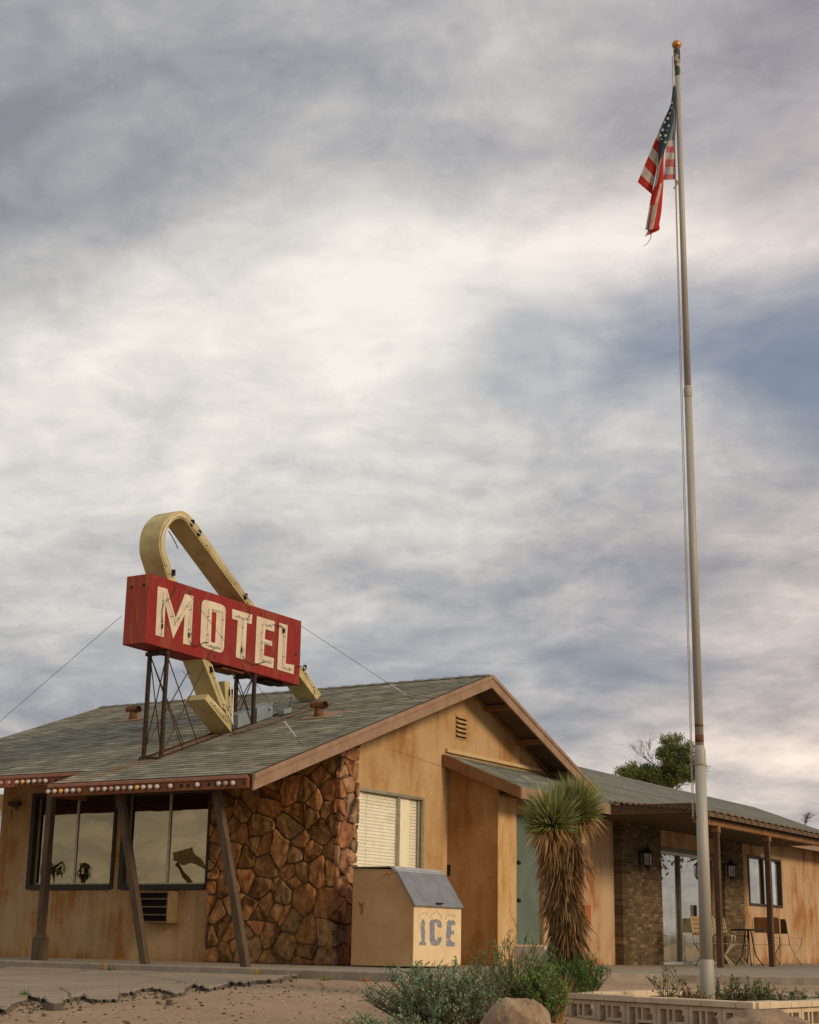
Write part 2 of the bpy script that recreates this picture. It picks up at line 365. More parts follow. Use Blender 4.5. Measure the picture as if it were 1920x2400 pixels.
# asphalt chunks
cr = random.Random(11)
def chunk(px, py, w, h):
    P = gnd(px, py); mbk = MB(); n = 7; ring = []
    for i in range(n):
        a = 2*pi*i/n; ring.append((P.x+w*cos(a)*cr.uniform(.75, 1.1), P.y+w*.7*sin(a)*cr.uniform(.75, 1.1)))
    mbk.hexa([(x, y, P.z-.03) for x, y in ring], [(P.x+(x-P.x)*.85, P.y+(y-P.y)*.85, P.z+h*cr.uniform(.8, 1.1)) for x, y in ring])
    return mbk.build('asphalt_chunk', 'asphalt', bevel=.006, origin=P)
for (x, y, w, h, l) in ((128, 2368, .105, .075, 'large broken slab of asphalt lying against the ragged pavement edge at far left'), (73, 2376, .03, .03, 'small dark asphalt crumb left of the big loose slab'),
        (103, 2381, .035, .025, 'small asphalt crumb just in front of the big loose slab'), (397, 2357, .05, .06, 'angular dark asphalt lump standing alone on the dirt'), (372, 2354, .035, .03, 'flat dark asphalt piece beside the angular lump on the dirt'),
        (313, 2346, .022, .02, 'tiny dark asphalt piece tucked under the middle of the broken edge'), (301, 2398, .03, .02, 'small dark stone low on the dirt at the bottom edge of the view')):
    tag(chunk(x, y, w, h), l, 'asphalt chunk', 'loose pieces of broken asphalt')
# pebbles
mb = MB(); pr_ = random.Random(5)
for i in range(2600):
    x = pr_.uniform(-14.5, -1.5); y = pr_.uniform(9.0, 15.6); r = pr_.choice([.006, .008, .010, .014, .02])*pr_.uniform(.7, 1.2)
    z = zg(x, y)+gn(x, y)
    if y > edge_y(x)-.1: continue
    g = pr_.choice([(.10, .065, .045), (.16, .10, .07), (.28, .20, .14), (.45, .36, .27), (.09, .055, .04)])
    mb.ball((x, y, z+r*.15), r, 5, 3, (1, pr_.uniform(.7, 1.3), .6), g)
tag(mb.build('pebbles', 'stone'), 'fine dark and pale pebbles scattered over the dirt yard', 'pebbles', kind='stuff')
# ------------------------------------------------------------------ roof helper
def tabs(mb, fn, L, U, e=.142, tw=.31, seed=0, base=(.215, .21, .158), rusty=None, th=.007):
    """fn(s,u)->point (s metres up the slope, u metres along the eave), with normal offset fn(s,u,h)"""
    r = random.Random(seed); n = int(U/e)+1
    for i in range(n):
        s0 = i*e; s1 = min(s0+e+.02, U)
        if s0 >= U-.01: break
        u = -r.uniform(0, tw); rowv = r.uniform(.86, 1.12)
        while u < L:
            w = tw*r.uniform(.75, 1.15); a, b2 = max(u, 0), min(u+w-.004, L)
            if b2-a > .02:
                j = r.uniform(-.006, .010); k = rowv*r.choice([.72, .86, .97, 1, 1.08, 1.32]); hu = r.uniform(-.012, .018)
                c = [(base[0]+hu)*k, (base[1]+hu*.4)*k, (base[2]-hu*.3)*k]
                if rusty:
                    q = rusty(fn((s0+s1)/2, (a+b2)/2, 0)); c = [c[0]*(1-q)+.24*q, c[1]*(1-q)+.12*q, c[2]*(1-q)+.045*q]
                p = [fn(s0-j, a, th), fn(s0-j, b2, th), fn(s1, b2, .001), fn(s1, a, .001)]
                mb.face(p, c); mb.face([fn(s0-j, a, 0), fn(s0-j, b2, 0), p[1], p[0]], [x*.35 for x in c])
            u += w
# ------------------------------------------------------------------ MOTEL BUILDING (office with gable)
K = .352; RY, RZ = 22.72, 4.69       # ridge
EZ = lambda y: RZ-(K if y < RY else .378)*abs(y-RY)
XR, XW, YF = -12.55, -13.10, 19.05    # rake plane, gable wall plane, front wall plane
XL, YE, YE2, XS = -21.25, 16.30, 17.00, -16.10
office = thing('motel_building', (-16.5, 19.05, 0), 'long tan stucco motel with grey shingle roof, stone corner and side wing', 'motel')
sl = sqrt(1+K*K); nv = Vector((0, -K, 1)).normalized(); nv2 = Vector((0, K, 1)).normalized()
def rust_fn(P):
    q = 0.0
    # run-off below the sign's steel feet
    if P.y < 17.9:
        t = (17.8-P.y)/1.5; cx = -15.35-.35*t; d = abs(P.x-cx); q = max(q, max(0, 1-d/(.20+.22*t))*.85*(1-.35*t))
    if 17.4 < P.y < 20 : q = max(q, max(0, 1-abs(P.x+15.42)/.34)*.75)
    q += .28*max(0, mnoise.noise(Vector((P.x*.35, P.y*.9, 3)))) ; return min(1, q)
rf = MB()
f1 = lambda s, u, h=0: Vector((XR-u, YE+s/sl, EZ(YE+s/sl)))+nv*h
tabs(rf, f1, XR-XS, (RY-YE)*sl, seed=1, rusty=rust_fn)
f2 = lambda s, u, h=0: Vector((XS-u, YE2+s/sl, EZ(YE2+s/sl)))+nv*h
tabs(rf, f2, XS-XL, (RY-YE2)*sl, seed=2, rusty=rust_fn)
f3 = lambda s, u, h=0: Vector((XL+u, 29.14-s/sl, EZ(29.14-s/sl)))+nv2*h
tabs(rf, f3, XR-XL, (29.14-RY)*sl, seed=3)
for i in range(29):      # ridge caps
    x0 = XR-.3*i; rf.hexa([(x0, RY-.14, EZ(RY-.14)+.012), (x0, RY, RZ+.014), (x0, RY+.14, EZ(RY-.14)+.012)], [(x0-.29, RY-.14, EZ(RY-.14)+.022), (x0-.29, RY, RZ+.03), (x0-.29, RY+.14, EZ(RY-.14)+.022)], (.15+.01*(i % 3), .15, .12))
roof = rf.build('roof', 'shingle', office)
rd = MB()
for (xa, xb, ye) in ((XS, XR, YE), (XL, XS, YE2)):
    rd.hexa([(xa, ye, EZ(ye)-.055), (xb, ye, EZ(ye)-.055), (xb, RY, RZ-.055), (xa, RY, RZ-.055)], [(xa, ye, EZ(ye)-.004), (xb, ye, EZ(ye)-.004), (xb, RY, RZ-.004), (xa, RY, RZ-.004)])
rd.hexa([(XL, 29.14, EZ(29.14)-.055), (XL, RY, RZ-.055), (XR, RY, RZ-.055), (XR, 29.14, EZ(29.14)-.055)], [(XL, 29.14, EZ(29.14)-.004), (XL, RY, RZ-.004), (XR, RY, RZ-.004), (XR, 29.14, EZ(29.14)-.004)])
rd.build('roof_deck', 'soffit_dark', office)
# rake boards
for nm, ya, yb in (('rake_board', YE-.01, RY), ('rake_board', RY, 29.14)):
    h = .21; pts = [(XR+.02, ya, EZ(ya)-.005-h), (XR+.02, yb, EZ(yb)-.005-h), (XR+.02, yb, EZ(yb)-.005), (XR+.02, ya, EZ(ya)-.005)]
    q = MB().prism(pts, (.035, 0, 0)); 
    pts = [(XR+.055, ya, EZ(ya)-.065), (XR+.055, yb, EZ(yb)-.065), (XR+.055, yb, EZ(yb)+.002), (XR+.055, ya, EZ(ya)+.002)]
    q.prism(pts, (.018, 0, 0)); q.build(nm, 'trim_paint', office, bevel=.004)
pts = [(XL-.02, YE2, EZ(YE2)-.22), (XL-.02, RY, RZ-.22), (XL-.02, RY, RZ), (XL-.02, YE2, EZ(YE2))]
MB().prism(pts, (-.035, 0, 0)).build('rake_board', 'trim_paint', office)
# outriggers under the gable overhang
for y in (23.55, 24.75, 25.95, 21.6, 20.3):
    z = EZ(y)-.11; MB().bar((XW, y, z), (XR+.02, y, z), .09, .09).build('lookout_beam', 'trim_brown', office)
MB().hexa([(XW, RY-.0, RZ-.12), (XW+.05, RY, RZ-.12), (XW+.05, 27.2, EZ(27.2)-.12), (XW, 27.2, EZ(27.2)-.12)], [(XW, RY, RZ-.06), (XW+.05, RY, RZ-.06), (XW+.05, 27.2, EZ(27.2)-.06), (XW, 27.2, EZ(27.2)-.06)]).build('frieze_board', 'trim_brown', office)
# walls with openings: grid cells, jambs
def wallgrid(mb, fn, u0, u1, v0, v1, holes, dep=.16):
    us = sorted({u0, u1}|{h[0] for h in holes}|{h[1] for h in holes}); vs = sorted({v0, v1}|{h[2] for h in holes}|{h[3] for h in holes})
    for a, b2 in zip(us[:-1], us[1:]):
        for c, d in zip(vs[:-1], vs[1:]):
            mu, mv = (a+b2)/2, (c+d)/2
            if any(h[0] < mu < h[1] and h[2] < mv < h[3] for h in holes): continue
            mb.face([fn(a, c, 0), fn(b2, c, 0), fn(b2, d, 0), fn(a, d, 0)])
    for h in holes:
        q = [(h[0], h[2]), (h[1], h[2]), (h[1], h[3]), (h[0], h[3])]
        for i in range(4):
            p, r = q[i], q[(i+1) % 4]; mb.face([fn(*p, 0), fn(*p, dep), fn(*r, dep), fn(*r, 0)])
fF = lambda u, v, d: Vector((u, YF+d, v))
W1 = (-19.21, -17.33, 1.07, 2.62); W2 = (-17.20, -15.40, 1.065, 2.60)
mb = MB(); wallgrid(mb, fF, -19.93, XW, -.02, EZ(YF)-.05, [W1, W2], .3)
mb.face([(-19.93, YF, -.02), (-19.93, YF, 3.3), (-19.93, 26, 3.3), (-19.93, 26, -.02)])
mb.build('front_wall', 'stucco_front', office)
fG = lambda u, v, d: Vector((XW-d, u, v))
GW = (19.45, 21.55, 1.25, 2.575)
mb = MB(); wallgrid(mb, fG, YF, 27.9, -.02, 2.70, [GW], .12)
zf = EZ(YF)-.05
mb.face([(XW, YF, 2.70), (XW, 27.9, 2.70), (XW, 27.9, EZ(27.9)-.05), (XW, RY, RZ-.05), (XW, YF, zf)])
mb.build('gable_wall', 'stucco_gable', office)
# drip ledge over the annex roof
MB().box(XW, XW+.05, 22.2, 25.6, 3.37, 3.43).build('drip_ledge', 'wood_trim_cream', office, bevel=.006)
# interior void box behind windows
mb = MB(); mb.box(-19.7, XW-.35, YF+1.2, YF+1.25, 0, 2.95); mb.box(-19.7, XW-.35, YF+.2, YF+1.25, -.02, .0); mb.box(-17.28, -17.22, YF+.16, YF+1.2, 0, 2.9)
mb.box(XW-1.2, XW-1.15, YF+.3, 23, 0, 2.9)
mb.build('inner_wall', 'void', office)
# gable vent
ve = thing_part = None
mb = MB(); y0, y1, z0, z1 = 22.535, 22.885, 3.66, 4.03
mb.box(XW+.002, XW+.012, y0-.02, y0, z0-.02, z1+.02); mb.box(XW+.002, XW+.012, y1, y1+.02, z0-.02, z1+.02); mb.box(XW+.002, XW+.012, y0, y1, z1, z1+.02); mb.box(XW+.002, XW+.012, y0, y1, z0-.02, z0)
vf = mb.build('gable_vent', 'stucco_gable', office)
MB().box(XW+.001, XW+.004, y0, y1, z0, z1).build('vent_opening', 'void', vf)
for i in range(5):
    z = z0+.02+i*.075; MB().hexa([(XW+.004, y0, z+.045), (XW+.045, y0, z), (XW+.045, y1, z), (XW+.004, y1, z+.045)], [(XW+.004, y0, z+.056), (XW+.05, y0, z+.01), (XW+.05, y1, z+.01), (XW+.004, y1, z+.056)]).build('louvre', 'stucco_gable', vf)
# front windows
def blinds(name, parent, fn, u0, u1, v0, v1, d, mat, step=.045, ht=.016, tl=.022):
    mb = MB(); n = int((v1-v0)/step)
    for i in range(n):
        z = v1-step*(i+.5); mb.face([fn(u0, z-ht, d), fn(u1, z-ht, d), fn(u1, z+ht, d+tl), fn(u0, z+ht, d+tl)])
    for u in (u0+(u1-u0)*.25, u0+(u1-u0)*.75): mb.bar(fn(u, v0, d-.004), fn(u, v1, d-.004), .006)
    return mb.build(name, mat, parent)
def frame_box(mb, fn, a, b2, c, d, d0, d1):
    P = [fn(a, c, d0), fn(b2, c, d0), fn(b2, c, d1), fn(a, c, d1)]; Q = [fn(a, d, d0), fn(b2, d, d0), fn(b2, d, d1), fn(a, d, d1)]
    mb.hexa(P, Q)
for W, ms in ((W1, -18.235), (W2, -16.275)):
    a, b2, c, d = W
    mb = MB(); t = .085
    frame_box(mb, fF, a-.01, a+t, c, d, -.03, .25); frame_box(mb, fF, b2-t+.03, b2+.005, c, d, -.03, .25)
    frame_box(mb, fF, a+t, b2-t+.03, c-.012, c+.075, -.045, .25); frame_box(mb, fF, a+t, b2-t+.03, d-.06, d, -.03, .25)
    w = mb.build('window', 'frame_brown', office, bevel=.005)
    al = MB(); i0, i1 = a+t, b2-t+.03
    frame_box(al, fF, i0, i0+.03, c+.075, d-.06, .06, .09); frame_box(al, fF, i1-.02, i1, c+.075, d-.06, .06, .09)
    frame_box(al, fF, i0+.03, i1-.02, c+.075, c+.10, .06, .09); frame_box(al, fF, ms-.022, ms+.022, c+.10, d-.06, .05, .085)
    al.build('window_sash', 'alu', w)
    for (p, q, dd) in ((i0+.03, ms-.022, .075), (ms+.022, i1-.02, .067)):
        MB().face([fF(p, c+.10, dd), fF(q, c+.10, dd), fF(q, d-.06, dd), fF(p, d-.06, dd)]); g = MB(); g.face([fF(p, c+.10, dd), fF(q, c+.10, dd), fF(q, d-.06, dd), fF(p, d-.06, dd)]); g.build('pane', 'glass_front', w)
    blinds('blind', w, fF, i0+.05, ms-.06, d-.42, d-.07, .16, 'curtain'); blinds('blind', w, fF, ms+.12, i1-.03, c+.12, d-.07, .16, 'curtain')
    MB().box(ms+.0, ms+.10, YF+.14, YF+.20, c+.08, d-.06).build('mullion_post', 'frame_brown', w)
# gable window
a, b2, c, d = GW; mb = MB()
frame_box(mb, fG, a, b2, d-.045, d, -.015, .10); frame_box(mb, fG, b2-.05, b2, c, d-.045, -.015, .10); frame_box(mb, fG, a, a+.05, c, d-.045, -.015, .10); frame_box(mb, fG, a+.05, b2-.05, c, c+.04, -.015, .1)
ym = at(937, 1950, 'X', XW).y; frame_box(mb, fG, ym-.02, ym+.02, c+.04, d-.045, .005, .07); frame_box(mb, fG, b2-.10, b2-.075, c+.04, d-.045, .03, .07)
w = mb.build('window', 'alu', office, bevel=.004)
g = MB(); g.face([fG(a+.05, c+.04, .045), fG(b2-.05, c+.04, .045), fG(b2-.05, d-.045, .045), fG(a+.05, d-.045, .045)]); g.build('pane', 'glass_gable', w)
blinds('blind', w, fG, a+.05, b2-.12, c+.04, d-.06, .062, 'blind', .05, .028, .014)
mb = MB()
y1_ = at(957, 1950, 'X', XW-.07).y
frame_box(mb, fG, ym+.02, y1_, c+.04, d-.05, .052, .056); mb.build('blind', 'blind', w)  # flat white strip added for the pane's bright band beside the annex reflection
blinds('blind', w, fG, b2-.12, b2-.05, c+.04, d-.06, .095, 'curtain', .05, .028, .014)
# stone veneer: voronoi field stones with real thickness
def clip(poly, nx, ny, c):
    out = []
    for i in range(len(poly)):
        p, q = poly[i], poly[(i+1) % len(poly)]; dp = p[0]*nx+p[1]*ny-c; dq = q[0]*nx+q[1]*ny-c
        if dp <= 0: out.append(p)
        if dp*dq < 0: t = dp/(dp-dq); out.append((p[0]+(q[0]-p[0])*t, p[1]+(q[1]-p[1])*t))
    return out
def stones(mb, fn, u0, u1, v0, vtop, cu, cv, seed, gap=.010, th=.07, cols=None):
    r = random.Random(seed); seeds = []
    nu = max(1, round((u1-u0)/cu)); vmax = max(vtop(u0), vtop(u1)); nvv = max(1, round((vmax-v0)/cv))
    for j in range(nvv+1):
        for i in range(-1, nu+1):
            if r.random() < .20: continue
            if r.random() < .22: seeds.append((u0+(i+.5+(.5 if j % 2 else 0)*.9+r.uniform(-.5, .5))*cu, v0+(j+.45+r.uniform(-.5, .5))*cv))
            seeds.append((u0+(i+.5+(.5 if j % 2 else 0)*.9+r.uniform(-.46, .46))*cu, v0+(j+.45+r.uniform(-.46, .46))*cv))
    for s in seeds:
        poly = [(u0, v0), (u1, v0), (u1, vtop(u1)), (u0, vtop(u0))]
        for t in seeds:
            if t is s: continue
            dx, dy = t[0]-s[0], t[1]-s[1]; L = sqrt(dx*dx+dy*dy)
            if L > 3*max(cu, cv) or L < 1e-6: continue
            dx /= L; dy /= L; poly = clip(poly, dx, dy, (s[0]*dx+s[1]*dy)+L/2-gap)
            if len(poly) < 3: break
        if len(poly) < 3: continue
        A = .5*sum(poly[i][0]*poly[(i+1) % len(poly)][1]-poly[(i+1) % len(poly)][0]*poly[i][1] for i in range(len(poly)))
        if abs(A) < .0012: continue
        # chaikin rounding then rough outline
        for _ in range(2):
            q = []
            for i in range(len(poly)):
                p, n2 = poly[i], poly[(i+1) % len(poly)]; q += [(p[0]*.84+n2[0]*.16, p[1]*.84+n2[1]*.16), (p[0]*.16+n2[0]*.84, p[1]*.16+n2[1]*.84)]
            poly = q
        cx = sum(p[0] for p in poly)/len(poly); cy = sum(p[1] for p in poly)/len(poly)
        poly = [(cx+(p[0]-cx)*(1+.14*mnoise.noise(Vector((p[0]*14, p[1]*14, seed)))), cy+(p[1]-cy)*(1+.14*mnoise.noise(Vector((p[0]*14, p[1]*14, seed+9))))) for p in poly]
        T = th*r.uniform(.45, 1.1); col = r.choice(cols); k = r.uniform(.8, 1.15); col = tuple(x*k for x in col)
        tilt = (r.uniform(-.25, .25), r.uniform(-.25, .25)); rings = []
        hasdark = r.random() < .35; dd = (r.uniform(-1, 1), r.uniform(-1, 1)); rad = sqrt(abs(A))
        for sc_, hh in ((1.0, 0), (.99, .6), (.93, .92), (.7, 1.0), (.35, 1.03)):
            ring = []
            for p in poly:
                x = cx+(p[0]-cx)*sc_; y = cy+(p[1]-cy)*sc_
                h = T*hh+(tilt[0]*(x-cx)+tilt[1]*(y-cy))*(.25 if hh else 0)+.022*mnoise.noise(Vector((x*11, y*7, seed)))*(1 if hh else 0)
                ring.append(fn(x, y, -max(h, 0)))
            rings.append(ring)
        n = len(poly)
        for a_, b_ in zip(rings[:-1], rings[1:]):
            for i in range(n):
                pm = poly[i]; q = ((pm[0]-cx)*dd[0]+(pm[1]-cy)*dd[1])/rad
                cc = col
                if hasdark and q+.35*mnoise.noise(Vector((pm[0]*9, pm[1]*9, 5))) > .12: cc = tuple(x*.5 for x in col)
                mb.face([a_[i], a_[(i+1) % n], b_[(i+1) % n], b_[i]], cc)
        mb.face(rings[-1], col)
sc = [tuple(v*1.2 for v in q_) for q_ in [(.34, .15, .055), (.29, .135, .05), (.35, .175, .07), (.28, .15, .06), (.25, .14, .06), (.35, .155, .055), (.24, .125, .05), (.31, .17, .075), (.31, .14, .055)]]
mb = MB(); stones(mb, lambda u, v, d: Vector((u, YF-.02+d, v)), -15.38, XW+.06, .005, lambda u: EZ(YF)-.04, .28, .30, 21, gap=.007, th=.052, cols=sc)
st = mb.build('stone_veneer', 'stone', office, smooth=False)
# carve with a smooth normal by angle
sc2 = [(.36, .18, .095), (.31, .145, .07), (.40, .225, .13), (.27, .135, .07), (.35, .155, .08), (.25, .16, .10)]
mb = MB(); stones(mb, lambda u, v, d: Vector((XW+.05-d, u, v)), YF-.06, 19.52, .005, lambda u: EZ(u)-.06, .165, .34, 36, gap=.006, th=.075, cols=sc2)
mb.build('stone_veneer', 'stone', office)
mb = MB(); mb.box(-15.38, XW+.05, YF-.02, YF+.0, 0, EZ(YF)-.06); mb.hexa([(XW+.002, YF-.02, 0), (XW+.05, YF-.02, 0), (XW+.05, 19.48, 0), (XW+.002, 19.48, 0)], [(XW+.002, YF-.02, EZ(YF)-.07), (XW+.05, YF-.02, EZ(YF)-.07), (XW+.05, 19.48, EZ(19.48)-.07), (XW+.002, 19.48, EZ(19.48)-.07)])
simple('mortar', (.20, .135, .068), (.12, .08, .04), 14, .95, bs=.5); mb.build('mortar_bed', 'mortar', office)
# marquee fascia with bulbs
def marquee(x0, x1, y, zt, zb, bulbs, pink=None):
    mb = MB(); mb.box(x0, x1, y-.05, y+.03, zb, zt-.035)
    ms = mb.build('marquee_fascia', 'marquee_paint', office, bevel=.004)
    MB().box(x0, x1, y-.075, y-.052, zt-.062, zt-.012).build('fascia_trim', 'marquee_edge', ms, bevel=.008)
    if pink: MB().box(x0, pink, y-.054, y-.0505, zb+.002, zt-.062).build('patch_panel', 'marquee_pink', ms)
    zm = zb+.062
    for (x, s) in bulbs:
        MB().tube([(x, y-.05, zm), (x, y-.058, zm)], [.027, .025], 10).build('socket', 'black_metal', ms)
        if s != 'E':
            q = MB().ball((x, y-.093, zm), .033, 10, 7, (1, 1.12, 1)); o = q.build('bulb', {'W': 'bulb_white', 'A': 'bulb_amber', 'F': 'bulb_faded'}[s], ms, smooth=True, origin=(x, y-.093, zm))
    return ms
r1 = [(618, 'W'), (697, 'W'), (777, 'A'), (850, 'W'), (930, 'W'), (1005, 'F'), (1115, 'E'), (1165, 'W'), (1245, 'F'), (1328, 'W'), (1410, 'F'), (1490, 'W'), (1570, 'F'), (1655, 'W')]
r2 = [(232, 'A'), (310, 'W'), (395, 'W'), (482, 'W'), (597, 'E'), (650, 'W'), (765, 'E'), (850, 'E'), (933, 'E'), (990, 'W'), (1110, 'E'), (1200, 'E'), (1260, 'W'), (1347, 'F'), (1440, 'W'), (1553, 'E')]
bl = [(at(x/5.39, 1858, 'Y', YE-.08).x, s) for x, s in r1]+[(at(280+x/5.39, 1845, 'Y', YE-.08).x, s) for x, s in r2]
marquee(XS-.02, XR-.02, YE, EZ(YE)-.005, EZ(YE)-.185, bl)
bl = [(at(x/5.39, 1838, 'Y', YE2-.08).x, s) for x, s in ((-160, 'W'), (-70, 'F'), (20, 'F'), (120, 'F'), (220, 'W'), (293, 'A'), (363, 'W'), (437, 'W'), (510, 'F'), (580, 'W'), (685, 'E'))]
marquee(XL, XS-.03, YE2, EZ(YE2)-.005, EZ(YE2)-.185, bl, pink=at(40, 1838, 'Y', YE2).x)
MB().box(XS-.03, XS-.005, YE, YE2+.02, EZ(YE)-.185, EZ(YE)-.02).build('fascia_return', 'marquee_paint', office)
# slanted posts
YP = 16.62
p = lambda x, y, Y=YP: at(x, y, 'Y', Y)
mb = MB(); a = p(86, 2251, 17.0); t_ = p(103, 1849, 17.0)
mb.bar((a.x, 17.05, .0), (a.x, 17.05, EZ(17.05)-.07), .105, .105, (0, 1, 0)); q = mb.build('porch_post', 'post_paint', office, bevel=.008)
MB().hexa([(a.x-.085, 16.965, 0), (a.x+.085, 16.965, 0), (a.x+.085, 17.135, 0), (a.x-.085, 17.135, 0)], [(a.x-.085, 16.965, .30), (a.x+.085, 16.965, .30), (a.x+.085, 17.135, .30), (a.x-.085, 17.135, .30)]).hexa([(a.x-.085, 16.965, .301), (a.x+.085, 16.965, .301), (a.x+.085, 17.135, .301), (a.x-.085, 17.135, .301)], [(a.x-.055, 16.995, .37), (a.x+.055, 16.995, .37), (a.x+.055, 17.105, .37), (a.x-.055, 17.105, .37)]).build('post_base', 'post_paint', q, bevel=.006)
for (fx, tx) in ((340, 281), (576, 508)):
    f_ = p(fx, 2262); t_ = p(tx, 1853); zt = EZ(YP)-.06; s_ = (zt)/(t_.z); tX = f_.x+(t_.x-f_.x)*s_
    w_, dp = .115, .09
    MB().hexa([(f_.x-w_/2, YP-dp/2, 0), (f_.x+w_/2, YP-dp/2, 0), (f_.x+w_/2, YP+dp/2, 0), (f_.x-w_/2, YP+dp/2, 0)], [(tX-w_/2, YP-dp/2, zt), (tX+w_/2, YP-dp/2, zt), (tX+w_/2, YP+dp/2, zt), (tX-w_/2, YP+dp/2, zt)]).build('slanted_post', 'post_paint', office, bevel=.007)
# ------------------------------------------------------------------ ANNEX + WING
XA, YA = -12.16, 22.30; AZ0, AK = 2.745, .41; XE = -11.66
RXW = -15.0; RZW = AZ0+AK*(XE-RXW)
fz = lambda x: AZ0+AK*(XE-x)
mb = MB()   # annex side wall (faces the viewer's left), top follows roof
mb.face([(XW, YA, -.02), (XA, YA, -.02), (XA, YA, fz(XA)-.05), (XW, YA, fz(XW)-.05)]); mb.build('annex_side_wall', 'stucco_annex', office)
yd0, yd1 = at(1211, 2100, 'X', XA).y, at(1211, 2100, 'X', XA).y+.95
fA = lambda u, v, d: Vector((XA-d, u, v))
ztop = fz(XA)-.03
mb = MB(); mb.face([fA(YA, -.02, 0), fA(yd0, -.02, 0), fA(yd0, ztop, 0), fA(YA, ztop, 0)]); mb.face([fA(yd0, -.02, 0), fA(yd0, -.02, .1), fA(yd0, ztop, .1), fA(yd0, ztop, 0)])
mb.build('entry_pilaster', 'stucco_pilaster', office)
dz0, dz1 = .33, 2.40
SLD = (at(1532, 2000, 'X', XA).y, at(1532, 2000, 'X', XA).y+3.2, 0.0, 2.14)
yb0 = 26.72
WW = (at(1752, 2003, 'X', XA).y, at(1828, 2010, 'X', XA).y, 1.24, 2.31)
mb = MB(); wallgrid(mb, fA, yd0, 46, -.12, ztop, [(yd0, yd1, dz0, dz1), SLD, WW], .1)
mb.build('wing_wall', 'stucco_wing', office)
dr = MB().box(XA-.11, XA-.07, yd0, yd1, dz0, dz1).build('entry_door', 'door_teal', office, bevel=.004)
for z in (1.02, 1.62):
    k_ = MB(); k_.tube([(XA-.07, yd0+.10, z), (XA-.035, yd0+.10, z)], .02, 8); k_.ball((XA-.01, yd0+.10, z), .038, 10, 6); k_.build('door_knob' if z < 1.2 else 'deadbolt', 'black_metal', dr, smooth=True)
MB().box(XA, XA+.55, yd0-.1, yd1+.15, -.02, dz0-.02).build('entry_step', 'concrete_step', office, bevel=.01)
# brick pilasters
def bricks(mb, x0, y0, y1, z0, z1, seed, xb):
    r = random.Random(seed); bh, bl_ = .062, .205; z = z0; i = 0
    while z < z1-.02:
        y = y0-(bl_/2 if i % 2 else 0)
        while y < y1:
            a_, b_ = max(y, y0), min(y+bl_-.012, y1)
            if b_-a_ > .02:
                k = r.choice([.7, .85, 1, 1, 1.1, 1.5, .9]); col = tuple(v*k for v in r.choice([(.12, .08, .042), (.10, .066, .034), (.145, .095, .052)]))
                mb.box(xb, x0+r.uniform(-.003, .004), a_, b_, z, min(z+bh-.012, z1), col)
            y += bl_
        z += bh; i += 1
for (ya, yb, sd) in ((yb0, SLD[0]-.02, 5), (SLD[1]+.12, at(1727, 2100, 'X', XA).y, 6)):
    if yb < ya+.3: ya = yb-1.1
    mb = MB(); bricks(mb, XA+.17, ya, yb, 0.0, 2.62, sd, XA-.01)
    o = mb.build('brick_pier', 'brick', office)
    MB().box(XA-.01, XA+.16, ya+.004, yb-.004, 0, 2.62).build('mortar_bed', 'mortar', o)
# roof of annex and wing
rf = MB(); slw = sqrt(1+AK*AK); nw = Vector((AK, 0, 1)).normalized(); nw2 = Vector((-AK, 0, 1)).normalized()
g1 = lambda s, u, h=0: Vector((XE-s/slw, 22.14+u, fz(XE-s/slw)))+nw*h
tabs(rf, g1, 25.2-22.14, (XE-XW-.01)*slw, seed=11, base=(.20, .215, .18))
YH0, YH1 = 42.3, 45.9
for i in range(int((XE-RXW)*slw/.142)+1):
    s0 = i*.142; frac = s0/((XE-RXW)*slw); yend = YH1-(YH1-YH0)*frac
    if frac >= 1: break
    rr = random.Random(100+i); k = rr.uniform(.9, 1.1); y = 25.2
    while y < yend:
        w_ = .6*rr.uniform(.8, 1.2); kk = k*rr.uniform(.93, 1.07); c_ = (.175*kk, .175*kk, .15*kk); e_ = min(y+w_, yend); s1 = min(s0+.16, (XE-RXW)*slw)
        P = lambda s, yy, h: Vector((XE-s/slw, yy, fz(XE-s/slw)))+nw*h
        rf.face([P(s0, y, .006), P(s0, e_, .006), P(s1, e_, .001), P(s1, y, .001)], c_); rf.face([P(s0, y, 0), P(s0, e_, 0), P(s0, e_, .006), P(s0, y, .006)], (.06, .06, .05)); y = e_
rf.face([(XE, YH1, fz(XE)), (2*RXW-XE, YH1, fz(XE)), (RXW, YH0, RZW)], (.17, .17, .15))
rf.face([(RXW, 25.2, RZW), (RXW, YH0, RZW), (2*RXW-XE, YH1, fz(XE)), (2*RXW-XE, 25.2, fz(XE))], (.17, .17, .15))
rf.build('wing_roof', 'shingle', office)
rd = MB()
rd.hexa([(XW+.0, 22.14, fz(XW)-.06), (XE, 22.14, AZ0-.06), (XE, 25.2, AZ0-.06), (XW, 25.2, fz(XW)-.06)], [(XW, 22.14, fz(XW)-.005), (XE, 22.14, AZ0-.005), (XE, 25.2, AZ0-.005), (XW, 25.2, fz(XW)-.005)])
rd.hexa([(RXW, 25.2, RZW-.06), (XE, 25.2, AZ0-.06), (XE, YH1, AZ0-.06), (RXW, YH0, RZW-.06)], [(RXW, 25.2, RZW-.005), (XE, 25.2, AZ0-.005), (XE, YH1, AZ0-.005), (RXW, YH0, RZW-.005)])
rd.build('roof_deck', 'soffit_dark', office)
